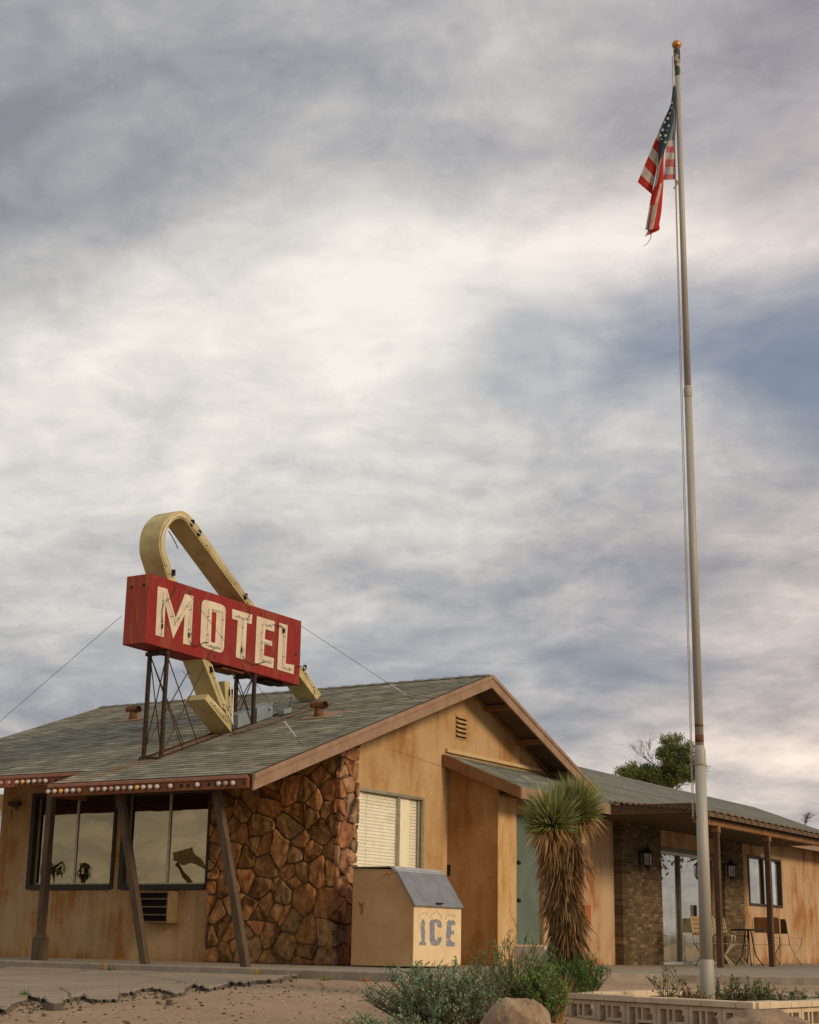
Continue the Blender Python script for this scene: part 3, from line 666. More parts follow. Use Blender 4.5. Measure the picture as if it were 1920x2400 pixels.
# annex rake board + eave fascia
pts = [(XW+.02, 22.12, fz(XW)-.20), (XE+.03, 22.12, AZ0-.19), (XE+.03, 22.12, AZ0-.0), (XW+.02, 22.12, fz(XW+.02)-.0)]
MB().prism(pts, (0, -.035, 0)).build('rake_board', 'trim_brown', office, bevel=.004)
MB().box(XE, XE+.035, 22.12, 25.55, AZ0-.185, AZ0-.004).build('eave_fascia', 'trim_paint', office, bevel=.004)
MB().box(XE, XE+.03, 34.6, YH1, AZ0-.17, AZ0-.004).build('eave_fascia', 'trim_paint', office)
MB().box(XA, XE, 22.35, 46, AZ0-.10, AZ0-.07).build('soffit', 'soffit_dark', office)
# sliding door
a, b2, c, d = SLD; mb = MB()
frame_box(mb, fA, a, b2, d-.05, d, .0, .09); frame_box(mb, fA, a, a+.03, c+.05, d-.05, .0, .09); frame_box(mb, fA, a, b2, c, c+.05, -.01, .09)
sl_ = mb.build('sliding_door', 'galv_bright', office)
ym = at(1593, 2000, 'X', XA).y
MB().box(XA-.07, XA-.02, ym-.04, ym+.01, .05, d-.05).build('stile', 'alu_dark', sl_); MB().box(XA-.05, XA-.0, ym+.01, ym+.035, .05, d-.05).build('stile', 'alu', sl_)
for (u, v, dd) in ((a+.03, ym-.02, .06), (ym+.02, b2, .04)):
    g = MB(); g.face([fA(u, .05, dd), fA(v, .05, dd), fA(v, d-.05, dd), fA(u, d-.05, dd)]); g.build('pane', 'glass_slider', sl_)
mb = MB(); n = 90
for i in range(n):
    u0, u1 = a+(b2-a)*i/n, a+(b2-a)*(i+1)/n; w0, w1 = .25+.035*sin(i*1.9), .25+.035*sin((i+1)*1.9)
    mb.face([fA(u0, .06, w0), fA(u1, .06, w1), fA(u1, d, w1), fA(u0, d, w0)])
mb.build('curtain', 'curtain', sl_, smooth=True)
MB().box(XA-.03, XA+.02, SLD[1]-1.15, SLD[1]-1.10, .9, 1.15).build('handle', 'black_metal', sl_)
MB().box(XA-.02, XA+.03, a-.0, b2, d+.005, d+.075).build('door_header', 'alu_dark', sl_)
# wing window
a, b2, c, d = WW; mb = MB(); t = .045
frame_box(mb, fA, a-.02, b2+.02, d-t, d+.01, -.02, .08); frame_box(mb, fA, a-.02, b2+.02, c-.01, c+t, -.02, .08); frame_box(mb, fA, a-.02, a+t, c+t, d-t, -.02, .08); frame_box(mb, fA, b2-t, b2+.02, c+t, d-t, -.02, .08)
ym = a+(b2-a)*.46; frame_box(mb, fA, ym-.03, ym+.03, c+t, d-t, .0, .07)
w = mb.build('window', 'frame_brown', office)
g = MB(); g.face([fA(a, c, .05), fA(b2, c, .05), fA(b2, d, .05), fA(a, d, .05)]); g.build('pane', 'glass_slider', w)
g = MB(); g.face([fA(a, c, .2), fA(b2, c, .2), fA(b2, d, .2), fA(a, d, .2)]); g.build('curtain', 'curtain', w)
# ------------------------------------------------------------------ porch canopy
cn = thing('porch_canopy', (-10.1, 30, 0), 'brown corrugated porch canopy on dark red posts along the side wing', 'canopy')
XC0, XC1, YC0, YC1, ZC0, ZC1 = XE+.0, -9.95, 25.45, 34.6, 2.80, 2.62
mb = MB(); nx, ny = 60, 420; idx = {}
for i in range(nx+1):
    for j in range(ny+1):
        x = XC0+(XC1-XC0)*i/nx; y = YC0+(YC1-YC0)*j/ny; z = ZC0+(ZC1-ZC0)*i/nx
        z += .018*sin(2*pi*(x)/.11)+.035*(((y-YC0)/.36) % 1.0)-.02
        if i == nx: z -= .0
        idx[i, j] = len(mb.v); mb.v.append((x, y, z))
for i in range(nx):
    for j in range(ny): mb.f.append((idx[i, j], idx[i+1, j], idx[i+1, j+1], idx[i, j+1])); mb.c.append((.5,)*3)
simple('canopy_brown', (.15, .10, .055), (.10, .065, .035), 6, .8)
o = mb.build('canopy_sheet', 'canopy_brown', cn); md = o.modifiers.new('th', 'SOLIDIFY'); md.thickness = .012
mb = MB()
for j in range(int((YC1-YC0)/.36)):
    y = YC0+.36*j; mb.box(XC1-.02, XC1+.0, y+.02, y+.34, ZC1-.12+.02, ZC1-.03)
mb.build('drop_edge', 'canopy_brown', cn)
MB().box(XC0, XC1-.1, YC0+.02, YC0+.06, 2.55, 2.72).build('end_board', 'soffit_dark', cn)
MB().box(-10.2, -10.08, YC0+.25, YC1, 2.40, 2.50)  .build('beam', 'trim_brown', cn, bevel=.006)
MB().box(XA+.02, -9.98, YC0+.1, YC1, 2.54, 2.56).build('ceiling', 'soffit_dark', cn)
for k, (x, ) in enumerate(((1691,), (1812,), (1960,))):
    P = at(x, 2270, 'X', -10.14); 
    q = MB().box(-10.20, -10.10, P.y-.05, P.y+.05, -.02, 2.38).build('post', 'porch_post_paint', cn, bevel=.006)
    MB().box(-10.215, -10.085, P.y+.012-.075, P.y+.06, 2.30, 2.40).build('bracket', 'trim_brown', q)
# lanterns on brick
def lantern(px, py, label, name='wall_lantern'):
    P = at(px, py, 'X', XA+.30); L = thing(name, (XA+.18, P.y, P.z), label, 'wall lantern', 'black lanterns on the brick piers')
    c = Vector((XA+.33, P.y, P.z)); z = c.z
    mb = MB(); mb.box(XA+.175, XA+.20, c.y-.05, c.y+.05, z-.12, z+.14); mb.tube([(XA+.19, c.y, z+.1), (XA+.26, c.y, z+.2), (XA+.33, c.y, z+.17)], .012, 6); mb.build('bracket', 'black_metal', L)
    mb = MB()
    for (dx, dy) in ((-1, -1), (1, -1), (1, 1), (-1, 1)): mb.bar((c.x+dx*.055, c.y+dy*.055, z-.13), (c.x+dx*.075, c.y+dy*.075, z+.10), .014)
    mb.tube([(c.x, c.y, z-.22), (c.x, c.y, z-.18), (c.x, c.y, z-.13)], [.008, .03, .085], 8); mb.tube([(c.x, c.y, z+.10), (c.x, c.y, z+.13), (c.x, c.y, z+.20), (c.x, c.y, z+.25)], [.12, .09, .02, .008], 8)
    mb.build('lamp_cage', 'black_metal', L)
    MB().box(c.x-.05, c.x+.05, c.y-.05, c.y+.05, z-.12, z+.09).build('lamp_glass', 'galv_bright', L)
lantern(1515, 2012, 'black carriage lantern on the brick pier left of the sliding door')
lantern(1712, 2040, 'black carriage lantern on the brick pier between the sliding door and small window')
# sconce at left
P = at(38, 1882, 'Y', YF); L = thing('wall_sconce', (P.x, YF, P.z), 'small old wall lamp hanging on stucco at the far left under the eave', 'wall lamp')
mb = MB(); mb.box(P.x-.09, P.x+.13, YF-.10, YF-.0, P.z-.05, P.z+.02); mb.bar((P.x, YF-.06, P.z-.05), (P.x, YF-.06, P.z-.13), .05); mb.build('bracket', 'post_paint', L)
mb = MB(); mb.ball((P.x+.0, YF-.09, P.z-.08), .045, 10, 6); mb.ball((P.x+.07, YF-.09, P.z-.10), .04, 10, 6); mb.build('bulb', 'bulb_faded', L, smooth=True)
MB().tube([(P.x, YF-.09, P.z-.12), (P.x+.01, YF-.09, P.z-.20), (P.x-.01, YF-.09, P.z-.27)], .008, 6).build('cord', 'wire', L)
# air conditioner
a = at(330, 2095, 'Y', YF-.28); b_ = at(388, 2163, 'Y', YF-.28); zt = 1.03; zb = b_.z; x0, x1 = b_.x-.62, b_.x+.02
A = thing('air_conditioner', ((x0+x1)/2, YF-.15, zb), 'tan window air conditioner with slatted grille below the right front window', 'air conditioner')
mb = MB(); mb.box(x0, x1, YF-.27, YF+.02, zb, zb+.025); mb.box(x0, x1, YF-.27, YF+.02, zt-.03, zt); mb.box(x1-.03, x1, YF-.27, YF+.02, zb+.025, zt-.03); mb.box(x0, x0+.03, YF-.27, YF+.02, zb+.025, zt-.03); mb.build('casing', 'ac_metal', A, bevel=.006)
MB().box(x0+.03, x1-.03, YF-.2, YF-.0, zb+.025, zt-.03).build('core', 'void', A)
for i in range(1, 4):
    z = zb+(zt-zb)*i/4; MB().box(x0+.02, x1-.02, YF-.285, YF-.24, z-.008, z+.010).build('louvre', 'ac_metal', A)
# pipe / meter at annex corner
MB().box(XW+.002, XW+.06, at(1054, 2060, 'X', XW).y-.03, at(1054, 2060, 'X', XW).y+.03, 1.28, 1.46)
P = at(1054, 2040, 'X', XW+.03); o = MB().box(XW+.002, XW+.07, P.y-.04, P.y+.03, P.z-.09, P.z+.09).tube([(XW+.03, P.y, P.z-.09), (XW+.03, P.y, P.z-.5)], .012, 8).build('meter_box', 'black_metal', bevel=.006); tag(o, 'narrow black junction box with conduit on the wall behind the ice chest', 'junction box')
P = at(1375, 2145, 'X', XA+.05); o = MB().box(XA+.002, XA+.09, P.y-.16, P.y+.10, P.z-.17, P.z+.17).build('utility_box', 'red_box', bevel=.006); tag(o, 'small rust orange box on the wing wall behind the yucca', 'utility box')
P = at(1370, 2010, 'X', XA+.05); o = MB().box(XA+.002, XA+.06, P.y-.10, P.y+.10, P.z-.2, P.z+.2).build('wall_plaque', 'black_metal', bevel=.006); tag(o, 'small black plate on the wing wall to the right of the yucca top', 'plaque')
# neighbour wall piece at far left (recess with bright window)
mb = MB(); mb.box(-26, -20.0, 21.2, 21.4, -.02, 2.9); nb = thing('recessed_bay', (-22, 21.2, 0), 'recessed end bay with white framed window at the far left edge', 'building bay'); mb.build('wall', 'stucco_front', nb)
MB().box(-22.3, -20.3, 21.15, 21.2, 1.0, 2.6).build('window_frame', 'letter_paint', nb); MB().box(-22.2, -20.4, 21.12, 21.155, 1.1, 2.5).build('window_glass', 'glass_slider', nb)
# NO VACANCY neon
GL = {'N': [[(0, 0), (0, 1), (.6, 0), (.6, 1)]], 'O': [[(.1, 0), (0, .2), (0, .8), (.1, 1), (.5, 1), (.6, .8), (.6, .2), (.5, 0), (.1, 0)]], 'V': [[(0, 1), (.3, 0), (.6, 1)]], 'A': [[(0, 0), (.3, 1), (.6, 0)], [(.12, .35), (.48, .35)]],
      'C': [[(.6, .8), (.5, 1), (.1, 1), (0, .8), (0, .2), (.1, 0), (.5, 0), (.6, .2)]], 'Y': [[(0, 1), (.3, .5), (.6, 1)], [(.3, .5), (.3, 0)]]}
yv = YF+.13; L0 = at(122, 1962, 'Y', yv); L1 = at(222, 1962, 'Y', yv); zb = L0.z-.11; zt = zb+.20; x = L0.x; wtot = L1.x-L0.x; unit = wtot/10.6
V = thing('vacancy_sign', ((L0.x+L1.x)/2, yv, zb), 'unlit neon NO VACANCY sign hanging inside the left front window', 'neon sign')
for ch in 'NO VACANCY':
    if ch != ' ':
        mb = MB()
        for st_ in GL[ch]: mb.tube([(x+u*unit*1.25, yv, zb+v*(zt-zb)) for u, v in st_], .0075, 6)
        mb.build('letter', 'neon_yellow', V, smooth=True)
    x += unit*(1.08 if ch != ' ' else .55)
MB().tube([(L0.x-.06, yv, zb-.06), (L1.x+.03, yv, zb-.06), (L1.x+.03, yv, zt+.06), (L0.x-.06, yv, zt+.06), (L0.x-.06, yv, zb-.06)], .007, 6).build('border_tube', 'neon_yellow', V)
MB().box(L0.x-.08, L1.x+.05, yv+.03, yv+.045, zb-.09, zt+.09).build('backing', 'void', V)
# ------------------------------------------------------------------ SIGN
c1 = lambda x, y: (250+x/3.136, 1160+y/3.136)
XSF, XSB, YS0, YS1, ZS0, ZS1 = -15.19, -15.63, 17.05, 20.93, 4.50, 5.555
sign = thing('motel_sign', (-15.4, 17.6, 2.9), 'weathered red MOTEL roof sign with cream letters, looping cream arrow and steel legs', 'sign')
def zs(y, top): t = (y-YS0)/(YS1-YS0); return (5.557-.020*t) if top else (4.512-.07*t)
mb = MB().hexa([(XSB, YS0, zs(YS0, 0)), (XSF, YS0, zs(YS0, 0)), (XSF, YS1, zs(YS1, 0)), (XSB, YS1, zs(YS1, 0))], [(XSB, YS0, zs(YS0, 1)), (XSF, YS0, zs(YS0, 1)), (XSF, YS1, zs(YS1, 1)), (XSB, YS1, zs(YS1, 1))])
box = mb.build('sign_box', 'sign_red', sign, bevel=.008)
MB().box(XSB+.006, XSF-.006, YS0-.006, YS0-.001, zs(YS0, 0)+.006, zs(YS0, 1)-.006).build('end_panel', 'sign_end', box)
for (x, y) in ((188, 680), (277, 663)): 
    P = at(*c1(x, y), 'Y', YS0); MB().tube([(P.x, YS0-.007, P.z), (P.x, YS0-.009, P.z)], .022, 10).build('hole', 'void', box)
for (x, y) in ((615, 712), (1136, 872), (795, 1187), (1392, 1170)):
    P = at(*c1(x, y), 'X', XSF); MB().tube([(XSF+.001, P.y, P.z), (XSF+.012, P.y, P.z)], .026, 10).tube([(XSF+.012, P.y, P.z), (XSF+.02, P.y, P.z)], .012, 8).build('eyelet', 'rust_metal', box)
XT = XSF+.004
LET = {'M': [[(375, 672), (443, 690), (505, 905), (575, 728), (637, 745), (618, 1107), (560, 1092), (572, 880), (487, 1056), (430, 800), (418, 1046), (357, 1030)]],
       'T': [[(922, 838), (1070, 882), (1064, 950), (1030, 940), (1016, 1212), (948, 1195), (962, 922), (920, 910)]],
       'E': [[(1103, 890), (1235, 930), (1230, 1006), (1165, 987), (1161, 1060), (1216, 1076), (1213, 1112), (1158, 1096), (1153, 1180), (1228, 1200), (1223, 1275), (1088, 1235)]],
       'L': [[(1268, 940), (1330, 958), (1314, 1240), (1378, 1250), (1372, 1318), (1252, 1282)]]}
def flat_letter(name, pts, X, dx, mat, par, conv=c1, sub=None):
    P = [at(*conv(x, y), 'X', X) for x, y in pts]
    bm = bmesh.new(); vs = [bm.verts.new(p) for p in P]; f = bm.faces.new(vs); 
    r = bmesh.ops.extrude_face_region(bm, geom=[f]); bmesh.ops.translate(bm, verts=[v for v in r['geom'] if isinstance(v, bmesh.types.BMVert)], vec=(dx, 0, 0))
    bmesh.ops.triangulate(bm, faces=[f for f in bm.faces if len(f.verts) > 4]); bmesh.ops.recalc_face_normals(bm, faces=bm.faces)
    mb = MB(); bm.verts.index_update(); mb.v = [tuple(v.co) for v in bm.verts]; mb.f = [tuple(v.index for v in f.verts) for f in bm.faces]; mb.c = [(.5,)*3]*len(mb.f); bm.free()
    return mb.build(name, mat, par)
for L_, ps in LET.items(): flat_letter('letter', ps[0], XT, .006, 'letter_paint', sign)
def ringletter(outer, inner, X, dx, mat, par, conv, name='letter'):
    O = [at(*conv(x, y), 'X', X) for x, y in outer]; I = [at(*conv(x, y), 'X', X) for x, y in inner]; mb = MB(); n = len(O); d = Vector((dx, 0, 0))
    for i in range(n):
        j = (i+1) % n; mb.face([O[i]+d, O[j]+d, I[j]+d, I[i]+d]); mb.face([O[i], O[j], O[j]+d, O[i]+d]); mb.face([I[i], I[j], I[j]+d, I[i]+d])
    return mb.build(name, mat, par)
ringletter([(697, 815), (702, 785), (722, 770), (780, 786), (846, 806), (868, 825), (873, 855), (867, 990), (861, 1120), (853, 1150), (832, 1160), (775, 1143), (706, 1118), (689, 1098), (687, 1070), (692, 940)],
           [(772, 865), (774, 860), (778, 858), (788, 861), (800, 864), (804, 867), (806, 874), (801, 980), (796, 1080), (794, 1086), (790, 1088), (780, 1085), (770, 1082), (766, 1078), (765, 1072), (768, 970)], XT, .006, 'letter_paint', sign, c1)
def neon(pts, name='neon_tube', X=XSF+.055, conv=c1, par=sign, r=.0085):
    P = [at(*conv(x, y), 'X', X) for x, y in pts]; o = MB().tube(P, r, 6).build(name, 'neon_glass', par, smooth=True)
    mb = MB()
    for k in range(len(P)-1):
        if (P[k+1]-P[k]).length > .25:
            for t in (.25, .75): q = P[k].lerp(P[k+1], t); mb.tube([(X-.055, q.y, q.z), (X, q.y, q.z)], .006, 5)
    if mb.v: mb.build('tube_support', 'black_metal', o)
    return o
neon([(408, 1022), (418, 1010), (432, 700), (508, 955), (632, 770), (612, 1062)]); neon([(800, 838), (764, 828), (750, 1092), (765, 1100), (850, 1120), (857, 1110), (868, 852), (800, 838)])
neon([(962, 880), (1066, 914)]); neon([(1020, 905), (998, 1185)]); neon([(1232, 958), (1160, 942), (1146, 1205), (1228, 1228)]); neon([(1152, 1072), (1214, 1088)]); neon([(1285, 960), (1320, 962), (1306, 1265), (1376, 1278)])
for (x, y, w_, h_) in ((607, 1028, .028, .06), (408, 965, .02, .07), (993, 1140, .026, .07), (1298, 1000, .026, .07)):
    P = at(*c1(x, y), 'X', XSF+.02); MB().box(XSF+.008, XSF+.05, P.y-w_/2, P.y+w_/2, P.z-h_/2, P.z+h_/2).build('electrode_cap', 'black_metal', sign)
def cable(pts, conv, X, par, r=.006, name='cable', mat='wire'): 
    P = [at(*conv(x, y), 'X', X) for x, y in pts]; return MB().tube(P, r, 6).build(name, mat, par, smooth=True)
XK = XSF+.03
for pts in ([(515, 635), (508, 680), (490, 730), (450, 775), (425, 790), (408, 850), (410, 940)], [(610, 1070), (620, 1095), (650, 1112), (690, 1100), (720, 1082), (750, 1085)], [(1000, 1185), (1030, 1220), (1075, 1245), (1120, 1238), (1175, 1222)],
            [(1215, 950), (1285, 962), (1300, 985)], [(1030, 790), (1048, 830), (1055, 880), (1040, 912)], [(800, 1125), (765, 1150), (752, 1190), (755, 1235)], [(1385, 1270), (1410, 1256), (1440, 1262)]): cable(pts, c1, XK, sign)
# bottom: dark opening pieces
MB().box(XSB+.06, XSF-.06, 18.95, 19.5, 4.425, 4.455).build('bottom_panel', 'rust_metal', sign); MB().box(XSB+.08, XSF-.1, 20.1, 20.6, 4.40, 4.44).build('bottom_panel', 'void', sign)
# arrow ribbon
XA1 = XSF-.015; XA2 = -15.60
def ribbon(outer, inner, name, close_ends=True, x1=XA1, x2=XA2):
    O = [at(*c1(x, y), 'X', x1) for x, y in outer]; I = [at(*c1(x, y), 'X', x1) for x, y in inner]; dx = Vector((x2-x1, 0, 0)); n = len(O); mb = MB()
    i0 = 0; mb.v = [tuple(p) for p in O]+[tuple(p) for p in I]+[tuple(p+dx) for p in O]+[tuple(p+dx) for p in I]
    for i in range(n-1):
        for q in ((i, i+1, n+i+1, n+i), (2*n+i, 3*n+i, 3*n+i+1, 2*n+i+1), (i, 2*n+i, 2*n+i+1, i+1), (n+i, n+i+1, 3*n+i+1, 3*n+i)): mb.f.append(q); mb.c.append((.5,)*3)
    mb.f += [(0, n, 3*n, 2*n), (n-1, 3*n-1, 4*n-1, 2*n-1)]; mb.c += [(.5,)*3]*2
    return mb.build(name, 'cream_paint', arrow, bevel=.004)
arrow = MB().box(XA2+.02, XA1-.02, 18.2, 18.25, 4.6, 4.65).build('arrow', 'cream_paint', sign)
def dens(pts, k=4):   # catmull-rom
    out = []
    for i in range(len(pts)-1):
        p0, p1, p2, p3 = pts[max(i-1, 0)], pts[i], pts[i+1], pts[min(i+2, len(pts)-1)]
        for j in range(k):
            t = j/k; out.append(tuple(.5*((2*p1[a])+(-p0[a]+p2[a])*t+(2*p0[a]-5*p1[a]+4*p2[a]-p3[a])*t*t+(-p0[a]+3*p1[a]-3*p2[a]+p3[a])*t**3) for a in (0, 1)))
    return out+[pts[-1]]
outer = dens([(462, 650), (415, 500), (392, 420), (387, 350), (395, 275), (422, 205), (462, 155), (508, 124), (556, 117), (602, 142), (648, 190)], 4)
inner = dens([(530, 690), (468, 505), (440, 420), (430, 360), (434, 290), (455, 236), (485, 196), (518, 177), (548, 175), (578, 192), (605, 225)], 4)
ribbon(outer+[(1115, 850)], inner+[(1062, 850)], 'arrow_loop')
ribbon([(1410, 1238), (1580, 1465)], [(1335, 1235), (1560, 1505)], 'arrow_tail') if False else ribbon([(1400, 1215), (1580, 1466)], [(1352, 1240), (1545, 1504)], 'arrow_tail')
ribbon([(690, 1190), (905, 1660)], [(745, 1200), (925, 1600)], 'arrow_shaft') if False else ribbon([(698, 1190), (842, 1560)], [(748, 1190), (905, 1600)], 'arrow_shaft')
ribbon([(725, 1502), (918, 1746)], [(746, 1462), (918, 1652)], 'arrow_barb'); ribbon([(868, 1368), (880, 1620)], [(906, 1368), (936, 1700)], 'arrow_barb', x2=-15.5)
neon([(478, 610), (440, 490), (412, 400), (412, 300), (440, 225), (480, 175), (535, 145), (590, 165), (640, 225), (1060, 790)], 'neon_tube', XA1+.045, par=sign)
neon([(770, 1245), (905, 1640), (925, 1680), (932, 1420), (920, 1400), (912, 1420), (915, 1600)], 'neon_tube', XA1+.045, par=sign); neon([(775, 1510), (905, 1665)], 'neon_tube', XA1+.045, par=sign); neon([(1450, 1262), (1562, 1462)], 'neon_tube', XA1+.045, par=sign)
for (x, y) in ((490, 572), (630, 205), (680, 280), (1020, 745), (770, 1282), (1455, 1270), (912, 1450)):
    P = at(*c1(x, y), 'X', XA1+.02); MB().box(XA1+.004, XA1+.05, P.y-.02, P.y+.02, P.z-.045, P.z+.045).build('electrode_cap', 'black_metal', sign)
cable([(625, 200), (650, 240), (680, 285)], c1, XA1+.03, sign); cable([(455, 265), (478, 300), (505, 350), (525, 395)], c1, XA2+.02, sign, .008)
cable([(1530, 1430), (1520, 1490), (1500, 1530), (1450, 1560), (1380, 1600), (1300, 1610), (1240, 1620)], c1, -15.0, sign, .007)
# legs: front pair and rear pair, braces
FL = [(-15.57, 17.60), (-15.25, 17.62)]; RL = [(-15.57, 19.72), (-15.22, 19.74)]
for (x, y) in FL+RL:
    MB().bar((x, y, EZ(y)-.02), (x, y, 4.50), .05, .05, (0, 1, 0)).build('leg', 'dark_steel', sign)
rod = lambda p0, p1, r=.009: MB().tube([p0, p1], r, 5).build('brace_rod', 'dark_steel', sign)
za, zt = EZ(17.6)+.05, 4.46
rod((-15.57, 17.6, za), (-15.25, 17.62, zt)); rod((-15.57, 17.6, zt), (-15.25, 17.62, za)); rod((-15.57, 17.6, za+.1), (-15.57, 18.6, zt)); rod((-15.57, 17.6, zt), (-15.57, 18.5, EZ(18.5)))
rod((-15.25, 17.6, zt), (-15.25, 18.45, EZ(18.45))); rod((-15.25, 17.62, za), (-15.25, 18.55, zt)); rod((-15.57, 17.6, zt), (-15.25, 18.1, EZ(18.1)))
zb_ = EZ(19.7)+.04
rod((-15.57, 19.72, zb_), (-15.22, 19.74, zt)); rod((-15.57, 19.72, zt), (-15.22, 19.74, zb_)); rod((-15.22, 19.74, zt), (-15.22, 18.95, EZ(18.95)+.02)); rod((-15.22, 19.74, zb_), (-15.22, 19.1, zt)); 
for x in (-15.57, -15.25):
    MB().bar((x, 17.5, EZ(17.5)+.015), (x, 20.7, EZ(20.7)+.015), .035, .03).build('base_rail', 'dark_steel', sign)
MB().bar((-15.6, 17.55, EZ(17.55)+.03), (-15.2, 17.55, EZ(17.55)+.015), .035, .03).build('base_rail', 'dark_steel', sign)
MB().box(-15.62, -15.2, 17.55, 17.62, 4.43, 4.485).build('cross_rail', 'dark_steel', sign); MB().box(-15.62, -15.2, 19.70, 19.78, 4.40, 4.44).build('cross_rail', 'dark_steel', sign)
# guy wires
w_ = lambda a_, b_, r=.0038: MB().tube([a_, b_], r, 5).build('guy_wire', 'wire', sign)
w_(at(*c1(115, 885), 'Y', YS0), at(-60, 1743, 'X', -21.6)); w_((XSF, YS1, 5.45), (-12.87, 20.83, 4.03)); w_(at(*c1(545, 645), 'X', XSF+.04), (-12.83, 17.81, 2.97)); w_(at(*c1(552, 1288), 'X', -15.6), (-18.6, RY, RZ))
P = Vector((-12.83, 17.81, 2.97)); Q = at(*c1(545, 645), 'X', XSF+.04); a_ = P.lerp(Q, .05); b_ = P.lerp(Q, .14); MB().tube([a_, b_], .012, 6).build('turnbuckle', 'galv_bright', sign)
P = Vector((-12.87, 20.83, 4.03)); Q = Vector((XSF, YS1, 5.45)); MB().tube([P.lerp(Q, .06), P.lerp(Q, .2)], .012, 6).build('turnbuckle', 'galv_bright', sign)
# transformer boxes on roof
y0, y1 = 18.93, 20.35
B = thing('transformer_housing', (-15.1, 19.6, EZ(19.6)), 'pale blue grey metal transformer box lying on the roof beneath the sign', 'transformer box')
def slopebox(x0, x1, ya, yb, h, lift=.015): return MB().hexa([(x0, ya, EZ(ya)+lift), (x1, ya, EZ(ya)+lift), (x1, yb, EZ(yb)+lift), (x0, yb, EZ(yb)+lift)], [(x0, ya, EZ(ya)+h), (x1, ya, EZ(ya)+h), (x1, yb, EZ(yb)+h), (x0, yb, EZ(yb)+h)])
slopebox(-15.50, -15.24, 19.40, 19.80, .24).build('housing', 'bluegrey_metal', B, bevel=.01); slopebox(-15.47, -15.20, 19.83, 20.24, .25).build('housing', 'bluegrey_metal', B, bevel=.01)
MB().box(-15.199, -15.19, 20.12, 20.15, EZ(20.1)+.15, EZ(20.1)+.18).build('knockout', 'void', B)
o = slopebox(-15.12, -15.0, 20.28, 20.48, .10).build('junction_box', 'bluegrey_metal', bevel=.008); tag(o, 'small grey junction box on the shingles right of the transformer box', 'junction box')
o = MB().tube([(-15.06, 20.45, EZ(20.45)+.05)]+[at(*c1(x, y), 'X', -15.15) for x, y in ((1310, 1590), (1345, 1545), (1358, 1500), (1355, 1440))], .006, 6).build('power_cable', 'wire', smooth=True); tag(o, 'thin dark cable looping from roof junction box up to the arrow tail', 'cable')
MB()
o = MB().tube([(-15.15, 19.2, EZ(19.2)+.03), (-14.95, 18.9, EZ(18.9)+.03), (-14.75, 19.4, EZ(19.4)+.03), (-14.7, 20.2, EZ(20.2)+.03), (-14.55, 21.0, EZ(21.)+.03)], .009, 6).build('power_cable', 'rust_metal', smooth=True); tag(o, 'rusty conduit snaking over the shingles in front of the transformer box', 'cable')
# roof vents
def rvent(x, y, label):
    V = thing('roof_vent', (x, y, EZ(y)), label, 'roof vent', 'rusty vents on the shingle roof'); z = EZ(y)
    slopebox(x-.26, x+.26, y-.16, y+.24, .022, .010).build('flashing', 'flashing_tan', V)
    MB().tube([(x, y, z-.02), (x, y, z+.05), (x, y, z+.16)], [.085, .075, .06], 12).build('stack', 'rust_metal', V, smooth=True)
    mb = MB(); n = 10
    H = .165; a0 = Vector((x-.125, y, z+H)); a1 = Vector((x+.125, y, z+H)); q_ = .078; pts0 = [(cos(pi*i/n)*q_, sin(pi*i/n)*q_) for i in range(n+1)]
    for (p, q) in zip(pts0[:-1], pts0[1:]): mb.face([(a0.x, y+p[0], a0.z+p[1]), (a1.x, y+p[0], a1.z+p[1]), (a1.x, y+q[0], a1.z+q[1]), (a0.x, y+q[0], a0.z+q[1])])
    mb.face([(a0.x+.002, y+p[0], a0.z+p[1]) for p in pts0])
    for sx in (-1, 1): mb.face([(x-.125, y+sx*q_, z+H), (x+.125, y+sx*q_, z+H), (x+.11, y+sx*.066, z+H-.03), (x-.11, y+sx*.066, z+H-.03)])
    o = mb.build('hood', 'rust_metal', V); md = o.modifiers.new('t', 'SOLIDIFY'); md.thickness = .005
    MB().tube([(x+.06, y, z+H+.012), (x+.075, y, z+H+.012)], .058, 10).build('opening', 'void', V)
rvent(-18.93, 21.05, 'rusty hooded roof vent to the left of the sign legs'); rvent(-14.12, 20.0, 'rusty hooded roof vent to the right of the sign')
# ------------------------------------------------------------------ ICE CHEST
IX0, IX1, IY0 = -12.47, -11.46, 18.62; IY1 = at(1080, 2200, 'X', IX1).y; IZ1, IZF = 1.33, .83; IXH = -11.78
I = thing('ice_chest', ((IX0+IX1)/2, (IY0+IY1)/2, 0), 'tan ice merchandiser chest with sloped grey lid and faded blue ICE lettering', 'ice chest')
prof = [(IX0, 0.02), (IX1, 0.02), (IX1, IZF), (IXH, IZ1-.02), (IX0, IZ1)]
MB().prism([(x, IY0, z) for x, z in prof], (0, IY1-IY0, 0)).build('body', 'ice_side', I, bevel=.008)
MB().box(IX1+.001, IX1+.006, IY0+.004, IY1-.004, .03, IZF-.01).build('front_panel', 'ice_paint', I)
d_ = Vector((IX1-IXH, 0, IZF-IZ1+.02)).normalized(); n_ = Vector((-d_.z, 0, d_.x)); n_ = n_ if n_.z > 0 else -n_
a_ = Vector((IXH, IY0-.01, IZ1-.02))+n_*.006+d_*.02; b_ = Vector((IX1, IY0-.01, IZF))+n_*.006+d_*.03
MB().prism([a_, b_, b_+n_*.03, a_+n_*.03], (0, IY1-IY0+.02, 0)).build('lid', 'galv', I, bevel=.006)
MB().prism([(IXH-.05, IY0-.012, IZ1-.005), (IXH+.05, IY0-.012, IZ1-.07), (IXH+.06, IY0-.012, IZ1-.04), (IXH+.0, IY0-.012, IZ1+.025), (IXH-.06, IY0-.012, IZ1+.02)], (0, IY1-IY0+.0, 0)).build('hinge_trim', 'galv_bright', I, bevel=.006)
